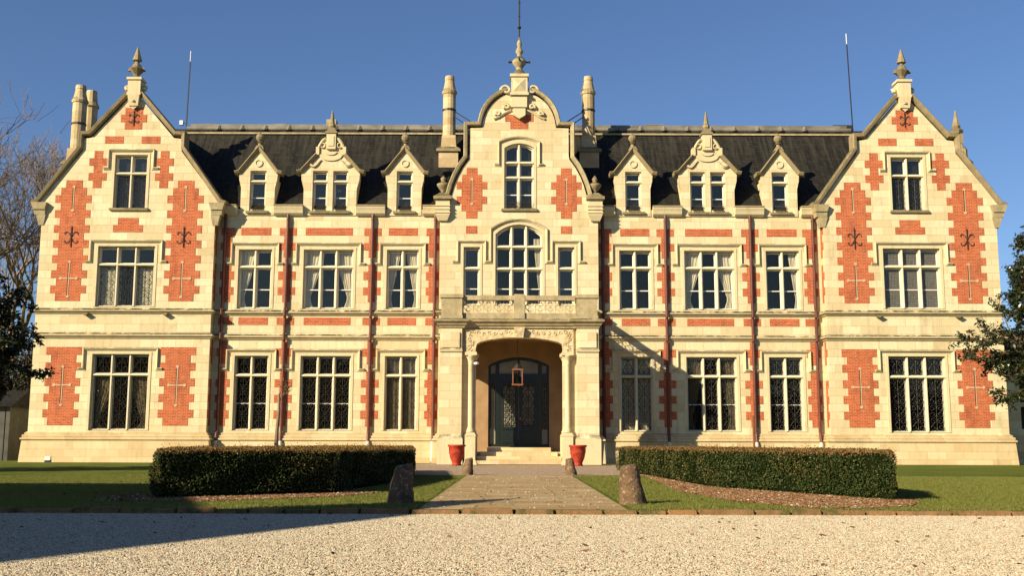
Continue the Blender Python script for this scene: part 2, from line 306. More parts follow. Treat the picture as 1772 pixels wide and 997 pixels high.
# ------------------------------------------------------------------ mesh helpers
class MB:
    def __init__(s): s.v = []; s.f = []
    def add(s, vs, fs):
        k = len(s.v); s.v += [tuple(p) for p in vs]; s.f += [tuple(i + k for i in f) for f in fs]; return s
    def box(s, x0, x1, y0, y1, z0, z1):
        return s.add([(x0, y0, z0), (x1, y0, z0), (x1, y1, z0), (x0, y1, z0), (x0, y0, z1), (x1, y0, z1), (x1, y1, z1), (x0, y1, z1)],
                     [(0, 3, 2, 1), (4, 5, 6, 7), (0, 1, 5, 4), (1, 2, 6, 5), (2, 3, 7, 6), (3, 0, 4, 7)])
    def frustum(s, x, y, z0, z1, a0, b0, a1, b1):
        q = [(x - a0, y - b0, z0), (x + a0, y - b0, z0), (x + a0, y + b0, z0), (x - a0, y + b0, z0),
             (x - a1, y - b1, z1), (x + a1, y - b1, z1), (x + a1, y + b1, z1), (x - a1, y + b1, z1)]
        return s.add(q, [(0, 3, 2, 1), (4, 5, 6, 7), (0, 1, 5, 4), (1, 2, 6, 5), (2, 3, 7, 6), (3, 0, 4, 7)])
    def slab(s, outer, holes, y0, y1, fn=None):
        """a wall in the xz plane with holes: front at y0, back at y1; fn maps (x,y,z) to another layout"""
        loops = [[Vector((x, z, 0)) for x, z in l] for l in [outer] + list(holes)]
        flat = [(x, z) for l in [outer] + list(holes) for x, z in l]
        tris = tessellate_polygon(loops)
        n = len(flat)
        vs = [(x, y0, z) for x, z in flat] + [(x, y1, z) for x, z in flat]
        fs = []
        for a, b, c in tris:
            A, B, C_ = flat[a], flat[b], flat[c]
            ar = (B[0] - A[0]) * (C_[1] - A[1]) - (C_[0] - A[0]) * (B[1] - A[1])
            if abs(ar) < 1e-9: continue
            if ar < 0: b, c = c, b
            fs.append((a, b, c)); fs.append((a + n, c + n, b + n))
        k = 0
        for li, l in enumerate([outer] + list(holes)):
            m = len(l)
            area = sum(l[i][0] * l[(i + 1) % m][1] - l[(i + 1) % m][0] * l[i][1] for i in range(m))
            for i in range(m):
                a, b = k + i, k + (i + 1) % m
                if (area > 0) == (li == 0): fs.append((b, a, a + n, b + n))
                else: fs.append((a, b, b + n, a + n))
            k += m
        if fn: vs = [fn(*p) for p in vs]
        return s.add(vs, fs)
    def tube(s, pts, r, n=6, caps=True, radii=None):
        pts = [Vector(p) for p in pts]; rings = []; up = None
        for i, p in enumerate(pts):
            d = (pts[min(i + 1, len(pts) - 1)] - pts[max(i - 1, 0)])
            if d.length < 1e-9: d = Vector((0, 0, 1))
            d.normalize()
            if up is None:
                up = Vector((0, 0, 1)) if abs(d.z) < 0.9 else Vector((0, 1, 0))
            a = d.cross(up)
            if a.length < 1e-5: a = d.orthogonal()
            a.normalize(); b = a.cross(d); up = b
            rr = radii[i] if radii else r
            rings.append([p + a * (rr * math.cos(2 * PI * k / n)) + b * (rr * math.sin(2 * PI * k / n)) for k in range(n)])
        vs = [q for ring in rings for q in ring]; fs = []
        for i in range(len(pts) - 1):
            for k in range(n):
                a = i * n + k; b = i * n + (k + 1) % n
                fs.append((a, b, b + n, a + n))
        if caps: fs.append(tuple(range(n - 1, -1, -1))); fs.append(tuple((len(pts) - 1) * n + k for k in range(n)))
        return s.add(vs, fs)
    def lathe(s, x, y, prof, n=16, rot=0.0):
        vs = []; fs = []
        for (r, z) in prof:
            for k in range(n):
                a = 2 * PI * k / n + rot; vs.append((x + r * math.cos(a), y + r * math.sin(a), z))
        for i in range(len(prof) - 1):
            for k in range(n):
                a = i * n + k; b = i * n + (k + 1) % n; fs.append((a, b, b + n, a + n))
        fs.append(tuple(range(n - 1, -1, -1))); fs.append(tuple((len(prof) - 1) * n + k for k in range(n)))
        return s.add(vs, fs)
    def sweep(s, path, prof, place):
        """closed profile (d, t) swept along an open 2-d path; d goes along the right-hand normal; place(px, py, t) -> xyz"""
        P = [Vector(p) for p in path]; m = len(P); n = len(prof); offs = []
        for i in range(m):
            ns = []
            if i > 0: d = (P[i] - P[i - 1]).normalized(); ns.append(Vector((d.y, -d.x)))
            if i < m - 1: d = (P[i + 1] - P[i]).normalized(); ns.append(Vector((d.y, -d.x)))
            if len(ns) == 1: offs.append(ns[0])
            else:
                q = ns[0] + ns[1]; offs.append(q / max(0.35, (1 + ns[0].dot(ns[1]))) if q.length > 1e-6 else ns[0])
        vs = [place(P[i].x + offs[i].x * d, P[i].y + offs[i].y * d, t) for i in range(m) for d, t in prof]
        fs = []
        for i in range(m - 1):
            for k in range(n):
                a = i * n + k; b = i * n + (k + 1) % n; fs.append((a, a + n, b + n, b))
        fs.append(tuple(range(n))); fs.append(tuple((m - 1) * n + k for k in range(n - 1, -1, -1)))
        return s.add(vs, fs)
    def plan(s, path, prof): return s.sweep(path, prof, lambda x, y, t: (x, y, t))          # d = outward, t = z
    def elev(s, path, prof): return s.sweep(path[::-1], prof, lambda x, z, t: (x, t, z))     # left-to-right path, d = up/outward, t = y
    def mesh(s, name, mat, smooth=False, fix=True):
        me = bpy.data.meshes.new(name); me.from_pydata(s.v, [], s.f); me.update()
        if fix:
            bm = bmesh.new(); bm.from_mesh(me); bmesh.ops.recalc_face_normals(bm, faces=bm.faces); bm.to_mesh(me); bm.free()
        if mat: me.materials.append(M[mat] if isinstance(mat, str) else mat)
        if smooth:
            for p in me.polygons: p.use_smooth = True
        return me
    def build(s, name, mat, parent=None, loc=None, smooth=False, fix=True):
        return put(name, s.mesh(name, mat, smooth, fix), parent, loc)

def put(name, me, parent=None, loc=None, rz=0.0, scale=None):
    o = bpy.data.objects.new(name, me); COL.objects.link(o)
    if parent: o.parent = parent
    if loc: o.location = loc
    if rz: o.rotation_euler.z = rz
    if scale: o.scale = scale
    return o
def empty(name, loc=(0, 0, 0), rz=0.0):
    o = bpy.data.objects.new(name, None); COL.objects.link(o); o.location = loc; o.rotation_euler.z = rz; o.empty_display_size = 0.5
    return o
def tag(o, label=None, cat=None, group=None, kind=None):
    if label: o['label'] = label
    if cat: o['category'] = cat
    if group: o['group'] = group
    if kind: o['kind'] = kind
    return o
def arc(cx, cz, rx, rz, a0, a1, n):
    return [(cx + rx * math.cos(R(a0 + (a1 - a0) * i / n)), cz + rz * math.sin(R(a0 + (a1 - a0) * i / n))) for i in range(n + 1)]
def rect(x0, x1, z0, z1): return [(x0, z0), (x1, z0), (x1, z1), (x0, z1)]
def arched(w, z0, zs, zt, n=10, cx=0.0):
    """opening with a segmental head: springing zs, crown zt; counter-clockwise from bottom left"""
    h = w / 2; rise = zt - zs
    if rise <= 0: return rect(cx - h, cx + h, z0, zs)
    r = (h * h + rise * rise) / (2 * rise); cz = zt - r; a = math.degrees(math.asin(min(1, h / r)))
    return [(cx - h, z0), (cx + h, z0)] + [(cx + r * math.sin(R(t)), cz + r * math.cos(R(t))) for t in np.linspace(a, -a, n + 1)]

def scroll(mb, cx, cz, rx, rz, y, r, turns=1.35, hand=1, n=16, flip=1, tn=4):
    pts = []
    for i in range(n + 1):
        t = i / n; a = t * turns * 2 * PI; q = 1 - 0.8 * t
        pts.append((cx + hand * rx * (1 - q * math.cos(a)) * 0.5 * 1.0, y, cz + flip * rz * q * math.sin(a) * 0.5))
    mb.tube(pts, r, tn)
def grille(mb, x0, x1, z0, z1, y, r=0.011):
    w_ = x1 - x0; h_ = z1 - z0; cx = (x0 + x1) / 2
    mb.tube([(cx, y, z0), (cx, y, z1)], r, 4)
    for xx in (x0 + 0.02, x1 - 0.02): mb.tube([(xx, y, z0), (xx, y, z1)], r * 0.9, 4)
    for zz in (z0 + 0.03, z1 - 0.03): mb.tube([(x0, y, zz), (x1, y, zz)], r, 4)
    k = max(1, round(h_ / 0.62)); ch = h_ / k
    for i in range(k):
        zc = z0 + ch * (i + 0.5); hand0 = 1 if i % 2 else -1
        for hnd in (-1, 1):
            scroll(mb, cx, zc + ch * 0.24, w_ * 0.45, ch * 0.5, y, r, hand=hnd, flip=1)
            scroll(mb, cx, zc - ch * 0.24, w_ * 0.45, ch * 0.5, y, r, hand=hnd, flip=-1)
            mb.tube([(cx + hnd * w_ * q * 0.45, y, zc + ch * 0.5 * (q * q - 0.35) * hand0) for q in np.linspace(0.1, 1, 7)], r * 0.8, 4)
def toothed(mb, cx, rows, y, sx=1):
    """brick panel: rows = (z0, z1, half width) from bottom to top, one stepped outline"""
    rows = sorted(rows); pts = []
    for z0, z1, hw in rows: pts += [(cx + hw, z0), (cx + hw, z1)]
    for z0, z1, hw in reversed(rows): pts += [(cx - hw, z1), (cx - hw, z0)]
    mb.slab(pts, [], y - 0.014, y + 0.05)
def rows(z0, n, halves, h=0.3705):
    return [(z0 + i * h, z0 + (i + 1) * h, halves[i % len(halves)] if not callable(halves) else halves(i)) for i in range(n)]

# ================================================================== GROUND
def sheet(name, poly, z, mat, label=None, thick=0.0, grid=0):
    mb = MB(); mb.slab([(x, y) for x, y in poly], [], z, z - max(thick, 0.0) - 0.0005, fn=lambda x, y, zz: (x, zz, y))
    o = mb.build(name, mat); return o
BIG = 1500
base = MB(); base.add([(-BIG, -BIG, -0.10), (BIG, -BIG, -0.10), (BIG, BIG, -0.10), (-BIG, BIG, -0.10)], [(0, 1, 2, 3)])
tag(base.build('ground', 'lawn'), kind='structure')
KY = -36.55
g = MB(); g.add([(-40, -75, -0.06), (40, -75, -0.06), (40, KY - 0.02, -0.06), (-40, KY - 0.02, -0.06)], [(0, 1, 2, 3)])
tag(g.build('gravel_forecourt', 'gravel'), kind='structure')
lw = MB()
nx, ny = 60, 60
xs = np.linspace(-60, 60, nx + 1); ys = np.linspace(KY, 45, ny + 1)
vs = [(x, y, 0.0) for y in ys for x in xs]
fs = [(j * (nx + 1) + i, j * (nx + 1) + i + 1, (j + 1) * (nx + 1) + i + 1, (j + 1) * (nx + 1) + i) for j in range(ny) for i in range(nx)]
lw.add(vs, fs); lw.box(-60, 60, KY, KY + 0.3, -0.10, -0.002)
tag(lw.build('lawn', 'lawn', fix=False), kind='structure')
# paved path, gravel apron
pp = MB(); pp.add([(-1.63, KY + 0.02, 0.006), (1.30, KY + 0.02, 0.006), (1.42, -19.9, 0.006), (-1.63, -19.9, 0.006)], [(0, 1, 2, 3)])
tag(pp.build('path', 'path', fix=False), kind='structure')
ap = MB()
apo = [(-1.9, -20.1), (1.7, -20.1), (8.0, -19.3), (9.5, -14), (8.4, -4.5), (5.4, -3.4), (3.8, -2.0), (3.8, -0.8), (-3.8, -0.8), (-3.8, -2.0), (-5.4, -3.4), (-8.4, -4.5), (-9.5, -14), (-8.0, -19.3)]
ap.slab(apo, [], 0.012, 0.008, fn=lambda x, y, zz: (x, zz, y))
tag(ap.build('gravel_apron', 'gravelpink', fix=False), kind='structure')
# kerb of rough stones
kb = MB(); x = -24.0
while x < 24:
    L_ = random.uniform(0.38, 0.85); h = random.uniform(-0.016, 0.014)
    j = random.uniform(-0.012, 0.012)
    kb.frustum(x + L_ / 2, KY - 0.07 + j, -0.09, 0.018 + h, L_ / 2 - 0.008, 0.10, L_ / 2 - 0.03, 0.070)
    x += L_
tag(kb.build('kerb', 'kerb'), kind='structure')

# ================================================================== CHATEAU
CH = empty('chateau')
tag(CH, 'cream stone and red brick chateau with steep slate roofs and three tall gables', 'chateau')
TX = 18.93; TY = -0.55; TW = 4.2; PX = 3.83; PY = -0.5
MAINX0, MAINX1 = PX, TX - TW - 0.02
BAYS = (5.66, 9.27, 12.84)
# ---- main walls either side of the pavilion
for sx in (-1, 1):
    holes = []
    for cx, w_ in zip(BAYS, (1.56, 2.44, 1.64)):
        holes.append(rect(sx * cx - w_ / 2, sx * cx + w_ / 2, 1.52, 5.08))
        holes.append(rect(sx * cx - w_ / 2, sx * cx + w_ / 2, 7.37, 10.28))
    a, b = sorted((sx * (MAINX0 - 0.3), sx * (MAINX1 + 0.3)))
    MB().slab(rect(a, b, 0.02, 12.3), holes, 0.0, 0.42).build('wall', 'stone', CH)
# ---- towers
def gable_outline(cx):
    hf = [(TW, 0.02), (TW, 11.6), (TW + 0.07, 11.95), (TW + 0.22, 12.3), (TW + 0.22, 12.42), (2.42, 15.05), (2.36, 15.68), (2.02, 15.72), (0.28, 17.75)]
    return [(cx + x, z) for x, z in hf] + [(cx - x, z) for x, z in reversed(hf)]
for sx in (-1, 1):
    cx = sx * TX
    hs = [rect(cx - 1.36, cx + 1.36, 1.50, 5.10), rect(cx - 1.38, cx + 1.38, 7.38, 10.32), rect(cx - 0.80, cx + 0.80, 12.18, 14.86)]
    MB().slab(gable_outline(cx), hs, TY, TY + 0.45).build('tower_wall', 'stone', CH)
    side = MB()
    for s2 in (-1, 1):
        x0, x1 = sorted((cx + s2 * TW, cx + s2 * (TW - 0.4)))
        side.box(x0, x1, TY + 0.45, 11.0, 0.02, 12.2)
    side.box(cx - TW + 0.4, cx + TW - 0.4, 10.6, 11.0, 0.02, 12.2)
    side.build('tower_side_wall', 'stone', CH)
    # roof of the tower: steep, ridge running back
    rf = MB(); yb = 9.0
    prof = [(TW + 0.12, 12.15), (TW + 0.12, 12.25), (2.2, 15.0), (0.0, 17.72), (-2.2, 15.0), (-TW - 0.12, 12.25), (-TW - 0.12, 12.15)]
    rf.slab([(cx + x, z) for x, z in prof], [], TY + 0.35, yb)
    rf.build('tower_roof', 'slate', CH)
    MB().tube([(cx, TY + 0.4, 17.75), (cx, yb, 17.75)], 0.09, 8).build('ridge_roll', 'lead', CH)
    # rear cornice blocks and coping of the gable
    cp = MB()
    hp = [(TW + 0.48, 12.40), (TW + 0.20, 12.48), (2.45, 15.22), (2.45, 15.86), (2.06, 15.88), (0.28, 17.95)]
    prof = [(0.0, TY - 0.16), (0.13, TY - 0.20), (0.17, TY - 0.14), (0.17, TY + 0.50), (-0.06, TY + 0.50), (-0.06, TY - 0.05)]
    cp.elev([(cx - x, z) for x, z in hp], prof)
    cp.elev([(cx + x, z) for x, z in reversed(hp)], prof)
    cp.build('gable_coping', 'coping', CH)
    for s2 in (-1, 1):
        X = cx + s2 * (TW + 0.1); kn = MB()
        kn.frustum(X, TY + 0.12, 12.10, 12.44, 0.28, 0.32, 0.38, 0.37)
        kn.frustum(X - s2 * 0.02, TY + 0.15, 11.85, 12.10, 0.25, 0.26, 0.28, 0.30)
        kn.frustum(X - s2 * 0.08, TY + 0.15, 11.35, 11.85, 0.12, 0.18, 0.23, 0.25)
        kn.build('kneeler', 'mossy', CH)
    # pedestal and obelisk finial
    pd = MB()
    pd.box(cx - 0.31, cx + 0.31, TY - 0.22, TY + 0.4, 17.95, 18.68)
    pd.box(cx - 0.37, cx + 0.37, TY - 0.28, TY + 0.46, 18.62, 18.74)
    pd.box(cx - 0.34, cx + 0.34, TY - 0.25, TY + 0.3, 17.84, 17.97)
    pd.frustum(cx, TY - 0.08, 17.30, 17.86, 0.22, 0.12, 0.29, 0.18)
    pd.add([(cx - 0.20, TY - 0.16, 17.30), (cx + 0.20, TY - 0.16, 17.30), (cx, TY - 0.14, 17.12), (cx, TY, 17.2)], [(0, 1, 2), (0, 2, 3), (1, 3, 2)])
    pd.lathe(cx, TY - 0.2, [(0.10, 17.5), (0.10, 17.55), (0.03, 17.6)], 10)
    for s2 in (-1, 1):
        pd.tube([(cx + s2 * (0.42 + 0.12 * math.cos(a)), TY + 0.05, 18.25 + 0.12 * math.sin(a)) for a in np.linspace(0, 5.0, 10)], 0.06, 6)
        pd.lathe(cx + s2 * 0.42, TY + 0.05, [(0.02, 18.08), (0.13, 18.16), (0.14, 18.28), (0.02, 18.38)], 8)
    pd.build('gable_pedestal', 'trim', CH)
    fn = MB()
    fn.lathe(cx, TY + 0.05, [(0.30, 18.70), (0.24, 18.80), (0.13, 18.90), (0.16, 18.96), (0.30, 19.12), (0.38, 19.22), (0.26, 19.32), (0.17, 19.50), (0.10, 19.56), (0.11, 19.62), (0.23, 19.68), (0.21, 19.74), (0.12, 20.05), (0.03, 20.38)], 8, PI / 8)
    for s2 in (-1, 1): fn.frustum(cx + s2 * 0.33, TY + 0.05, 19.14, 19.32, 0.10, 0.08, 0.03, 0.03)
    fn.build('obelisk_finial', 'coping', CH)
# ---- pavilion with the shaped gable
hf = [(PX, 0.02), (PX, 11.75), (PX - 0.02, 12.9), (3.28, 12.92)]
hf += [(x, z) for x, z in [(3.15, 13.4), (2.98, 13.85), (2.75, 14.28), (2.45, 14.72)]]
hf += [(2.42, 14.9), (2.42, 16.28), (1.80, 16.30)]
hf += [(1.78 * math.cos(R(t)), 16.32 + 1.82 * math.sin(R(t))) for t in range(8, 84, 8)]
pout = hf + [(-x, z) for x, z in reversed(hf)]
hs = [arched(2.28, 7.5, 10.98, 11.46), rect(-2.68, -1.88, 7.5, 10.34), rect(1.88, 2.68, 7.5, 10.34), arched(1.46, 12.22, 15.28, 15.52),
      [(x, z) for x, z in arched(2.9, 0.5, 4.62, 5.02)]]
MB().slab(pout, hs, PY, PY + 0.45).build('pavilion_wall', 'stone', CH)
for s2 in (-1, 1):
    x0, x1 = sorted((s2 * PX, s2 * (PX - 0.3))); MB().box(x0, x1, PY + 0.45, 0.42, 0.02, 12.6).build('pavilion_side_wall', 'stone', CH)
rf = MB(); rf.slab([(3.55, 12.3), (2.3, 14.3), (2.2, 15.9), (0, 17.4), (-2.2, 15.9), (-2.3, 14.3), (-3.55, 12.3)], [], PY + 0.4, 4.6)
rf.build('pavilion_roof', 'slate', CH)
cp = MB(); prof = [(0.0, PY - 0.14), (0.12, PY - 0.18), (0.16, PY - 0.12), (0.16, PY + 0.50), (-0.05, PY + 0.50), (-0.05, PY - 0.04)]
hp = [(3.42, 12.92), (3.29, 13.4), (3.10, 13.9), (2.86, 14.38), (2.56, 14.80), (2.56, 15.5), (2.56, 16.42), (1.90, 16.44)]
hp += [(1.87 * math.cos(R(t)), 16.42 + 1.86 * math.sin(R(t))) for t in range(8, 80, 8)]
cp.elev([(-x, z) for x, z in hp], prof); cp.elev([(x, z) for x, z in reversed(hp)], prof)
cp.build('gable_coping', 'mossy', CH)
for s2 in (-1, 1):
    X = s2 * 3.70; pd = MB()
    pd.box(X - 0.34, X + 0.34, PY - 0.22, PY + 0.5, 11.9, 12.66)
    pd.frustum(X, PY + 0.14, 11.62, 11.9, 0.22, 0.26, 0.34, 0.36)
    for zz in (11.98, 12.15, 12.32): pd.box(X - 0.37, X + 0.37, PY - 0.26, PY + 0.5, zz, zz + 0.05)
    pd.build('gable_pedestal', 'trim', CH)
    cpp = MB(); cpp.box(X - 0.44, X + 0.44, PY - 0.34, PY + 0.55, 12.66, 12.80); cpp.frustum(X, PY + 0.1, 12.80, 13.02, 0.40, 0.42, 0.16, 0.16)
    cpp.build('pedestal_cap', 'coping', CH)
for s2 in (-1, 1):
    X = s2 * 3.70
    MB().lathe(X, PY + 0.1, [(0.14, 13.0), (0.10, 13.10), (0.20, 13.22), (0.30, 13.38), (0.32, 13.46), (0.22, 13.52), (0.10, 13.58), (0.11, 13.66), (0.14, 13.74), (0.07, 13.84), (0.02, 13.92)], 12).build('urn_finial', 'coping', CH, smooth=True)
pd = MB()
pd.box(-0.40, 0.40, PY - 0.24, PY + 0.45, 18.0, 18.86); pd.box(-0.46, 0.46, PY - 0.30, PY + 0.5, 18.84, 18.98)
pd.box(-0.46, 0.46, PY - 0.30, PY + 0.3, 17.90, 18.02)
pd.box(-0.38, 0.38, PY - 0.20, PY + 0.2, 17.30, 17.90)
pd.add([(-0.30, PY - 0.26, 17.22), (0.30, PY - 0.26, 17.22), (0.30, PY - 0.26, 16.88), (0, PY - 0.26, 16.70), (-0.30, PY - 0.26, 16.88), (-0.30, PY, 17.22), (0.30, PY, 17.22), (0.30, PY, 16.88), (0, PY, 16.70), (-0.30, PY, 16.88)],
       [(0, 4, 3, 2, 1), (5, 6, 7, 8, 9), (0, 1, 6, 5), (1, 2, 7, 6), (2, 3, 8, 7), (3, 4, 9, 8), (4, 0, 5, 9)])
pd.add([(-0.3, PY - 0.245, 18.1), (0.3, PY - 0.245, 18.1), (0.3, PY - 0.245, 18.75), (-0.3, PY - 0.245, 18.75), (0, PY - 0.36, 18.42)], [(0, 1, 4), (1, 2, 4), (2, 3, 4), (3, 0, 4)])
for s2 in (-1, 1):
    for (px_, pz_, rr) in ((0.66, 18.20, 0.26), (0.62, 17.35, 0.14), (1.05, 17.0, 0.12)):
        pd.tube([(s2 * (px_ + rr * (1 - t * 0.12) * math.cos(t)), PY - 0.08, pz_ + rr * (1 - t * 0.12) * math.sin(t)) for t in np.linspace(-0.6, 6.4, 16)], 0.07, 6)
    pd.tube([(s2 * x, PY - 0.04, z) for x, z in ((0.4, 17.2), (0.7, 17.05), (1.0, 16.85), (1.25, 16.75))], 0.06, 6)
pd.build('crest', 'trim', CH)
MB().lathe(0, PY + 0.1, [(0.42, 18.96), (0.38, 19.02), (0.20, 19.26), (0.15, 19.34), (0.19, 19.42), (0.33, 19.60), (0.36, 19.72), (0.26, 19.86), (0.13, 19.98), (0.10, 20.10), (0.20, 20.22), (0.18, 20.28), (0.09, 20.50), (0.13, 20.62), (0.03, 21.0)], 14).build('obelisk_finial', 'mossy', CH, smooth=True)
gz = MB()
for a in range(4): gz.lathe(0.50 * math.cos(a * PI / 2), PY + 0.1 + 0.50 * math.sin(a * PI / 2), [(0.03, 19.64), (0.055, 19.70), (0.02, 19.78)], 6); gz.tube([(0, PY + 0.1, 19.7), (0.5 * math.cos(a * PI / 2), PY + 0.1 + 0.5 * math.sin(a * PI / 2), 19.7)], 0.045, 6)
gz.tube([(0, PY + 0.1, 20.9), (0, PY + 0.1, 24.2)], 0.035, 6); gz.lathe(0, PY + 0.1, [(0.02, 21.38), (0.11, 21.5), (0.02, 21.62)], 8)
for zz in (22.1, 22.8, 23.4): gz.lathe(0, PY + 0.1, [(0.03, zz - 0.04), (0.06, zz), (0.03, zz + 0.04)], 6)
gz.build('lightning_rod', 'iron', CH)

# ---- brick panels
def bp(cx, rws, y): mb = MB(); toothed(mb, cx, rws, y); return mb.build('brick_panel', 'brick', CH)
C_ = 0.3705
for sx in (-1, 1):
    for o in (-2.72, 2.72):
        X = sx * TX + o
        bp(X, rows(1.72, 10, [0.60, 0.84]), TY)
        r_ = rows(7.64, 13, [0.60, 0.86]); r_[12] = (r_[12][0], r_[12][1], 0.60)
        r_ += [(7.64 + 13 * C_, 7.64 + 14 * C_, 0.88), (7.64 + 14 * C_, 7.64 + 15 * C_, 0.62), (7.64 + 15 * C_, 7.64 + 16 * C_, 0.40)]
        bp(X, r_, TY)
        bp(sx * TX + o / abs(o) * 1.62, rows(13.20, 5, [0.21, 0.44]), TY)
        bp(sx * TX + o / abs(o) * 0.90, [(15.43, 15.79, 0.45)], TY)
    bp(sx * TX, [(11.02, 11.37, 0.72), (11.37, 11.71, 0.50)], TY)
    bp(sx * TX, [(16.15, 16.52, 0.42), (16.52, 16.89, 0.64), (16.89, 17.24, 0.43)], TY)
    for px_ in (4.08, 7.14, 11.28, 14.33):
        c1 = sx * px_; lim = 0.42
        if px_ == 4.08: shift = sx * 0.12; lim = 0.32
        elif px_ > 14: shift = -sx * 0.14; lim = 0.34
        else: shift = 0
        bp(c1 + shift, [(1.72, 2.07, 0.18), (2.07, 2.46, lim), (2.46, 2.83, 0.18), (2.83, 3.20, lim), (3.20, 3.57, 0.18), (3.57, 3.94, lim), (3.94, 4.33, 0.18)], 0)
        bp(c1 + shift, [(4.69, 5.05, 0.17), (5.05, 5.44, lim), (5.44, 5.81, 0.15)], 0)
        bp(c1 + shift, [(7.69, 8.05, 0.19), (8.05, 8.42, lim), (8.42, 8.79, 0.19), (8.79, 9.19, lim), (9.19, 9.55, 0.19)], 0)
        bp(c1 + shift, [(9.90, 10.25, 0.19), (10.25, 10.62, lim), (10.62, 10.97, 0.19), (10.97, 11.34, lim)], 0)
        bp(c1 + shift, [(6.58, 6.94, lim)], 0)
    for cx, hw in zip(BAYS, (0.71, 1.15, 0.73)):
        bp(sx * cx, [(10.99, 11.36, hw)], 0); bp(sx * cx, [(6.58, 6.94, hw - 0.02)], 0)
    X = sx * 2.30
    bp(X, [(11.76, 12.12, 0.27), (12.12, 12.48, 0.50), (12.48, 12.84, 0.74), (12.84, 13.20, 0.50), (13.20, 13.56, 0.74), (13.56, 13.92, 0.48), (13.92, 14.27, 0.26)], PY)
    bp(X, [(11.01, 11.38, 0.27)], PY)
bp(0, [(16.24, 16.61, 0.44), (16.61, 16.97, 0.70)], PY)

for sx in (-1, 1):
    for X, y0 in ((sx * (TX - TW), TY + 0.20), (sx * PX, PY + 0.20)):
        f = 0.004 if abs(X) > 10 else -0.004
        for z0, n in ((1.72, 6), (4.69, 3), (7.69, 5), (9.90, 4)):
            mb = MB()
            pts = []
            for k in range(n): pts += [(0.06 if k % 2 else 0.24, z0 + k * C_), (0.06 if k % 2 else 0.24, z0 + (k + 1) * C_)]
            poly = [(0.52, z0)] + [(0.52, z0 + n * C_)] + pts[::-1]
            xo = X - sx * 0.012 if abs(X) > 10 else X + sx * 0.012
            mb.slab([(TY + a if abs(X) > 10 else PY + a * 0.9, b) for a, b in poly], [], min(xo, X), max(xo, X) + 0.0005, fn=lambda a, b, c: (b, a, c))
            mb.build('brick_panel', 'brick', CH)
# ---- stone slits and iron wall anchors
def slit(x, z0, z1, y, arms=None):
    mb = MB(); yy = y - 0.03
    mb.box(x - 0.035, x + 0.035, yy, y + 0.02, z0 + 0.05, z1 - 0.05)
    for zz in (z0 + 0.06, z1 - 0.06): mb.slab(arc(x, zz, 0.075, 0.075, 0, 330, 11), [], yy - 0.004, y + 0.02)
    if arms:
        mb.box(x - 0.36, x + 0.36, yy - 0.003, y + 0.02, arms - 0.035, arms + 0.035)
        for s2 in (-1, 1): mb.slab(arc(x + s2 * 0.38, arms, 0.075, 0.075, 0, 330, 11), [], yy - 0.006, y + 0.02)
    mb.build('stone_slit', 'slit', CH)
    MB().box(x - 0.045, x - 0.02, yy - 0.008, y + 0.02, z0 + 0.1, z1 - 0.1).build('slit_shade', 'room', CH)  # dark strip stands in for the shade at the slit's left side
def anchor(x, z, y, s=1.0):
    mb = MB(); yy = y - 0.05; r = 0.017
    mb.tube([(x, yy, z - 0.48 * s), (x, yy, z + 0.48 * s)], r * 1.2, 6)
    for k in (-1, 1):
        for b in (1, -1):
            c_ = [(0.0, 0.02), (0.05, 0.10), (0.11, 0.19), (0.19, 0.25), (0.27, 0.25), (0.32, 0.19), (0.30, 0.13)]
            mb.tube([(x + k * px * s, yy, z + b * pz * s * 1.1) for px, pz in c_], r, 5)
    mb.frustum(x, yy, z + 0.44 * s, z + 0.58 * s, 0.03, 0.015, 0.004, 0.004)
    mb.build('wall_anchor', 'iron', CH)
for sx in (-1, 1):
    for o in (-2.72, 2.72):
        X = sx * TX + o
        slit(X, 2.62, 4.55, TY, 3.62); slit(X, 7.80, 9.60, TY, 8.74); slit(X, 12.03, 13.30, TY)
        anchor(X, 10.75, TY)
    anchor(sx * TX, 16.70, TY, 0.75)
    slit(sx * 2.30, 12.42, 13.75, PY)

# ---- string courses, plinth, cornices
FAC = [(-TX - TW, 11), (-TX - TW, TY), (-TX + TW, TY), (-TX + TW, 0), (-PX, 0), (-PX, PY), (PX, PY), (PX, 0), (TX - TW, 0), (TX - TW, TY), (TX + TW, TY), (TX + TW, 11)]
FL = FAC[:6] + [(-3.4, PY)]; FR = [(3.4, PY)] + FAC[6:]
for part in (FL, FR):
    MB().plan(part, [(-0.05, 0.0), (0.26, 0.0), (0.19, 1.02), (0.25, 1.06), (0.25, 1.13), (0.17, 1.17), (0.19, 1.21), (0.19, 1.26), (0.10, 1.30), (0.11, 1.36), (0.02, 1.42), (-0.05, 1.42)]).build('plinth', 'plinth', CH)
    MB().plan(part, [(-0.02, 5.84), (0.05, 5.86), (0.07, 5.92), (0.14, 5.96), (0.15, 6.04), (0.02, 6.12), (-0.02, 6.12)]).build('string_course', 'string', CH)
    MB().plan(part, [(-0.02, 7.02), (0.05, 7.04), (0.08, 7.10), (0.15, 7.14), (0.16, 7.20), (0.03, 7.30), (-0.02, 7.30)]).build('string_course', 'string', CH)
for sx in (-1, 1):   # bird-like water spouts on the tower string courses
    for o in (-1.75, 2.05):
        MB().frustum(sx * TX + o, TY - 0.12, 6.93, 7.06, 0.05, 0.10, 0.16, 0.14).build('water_spout', 'coping', CH)
gut = [(3.95, 4.70), (6.55, 7.96), (10.56, 11.97), (13.80, 14.62)]
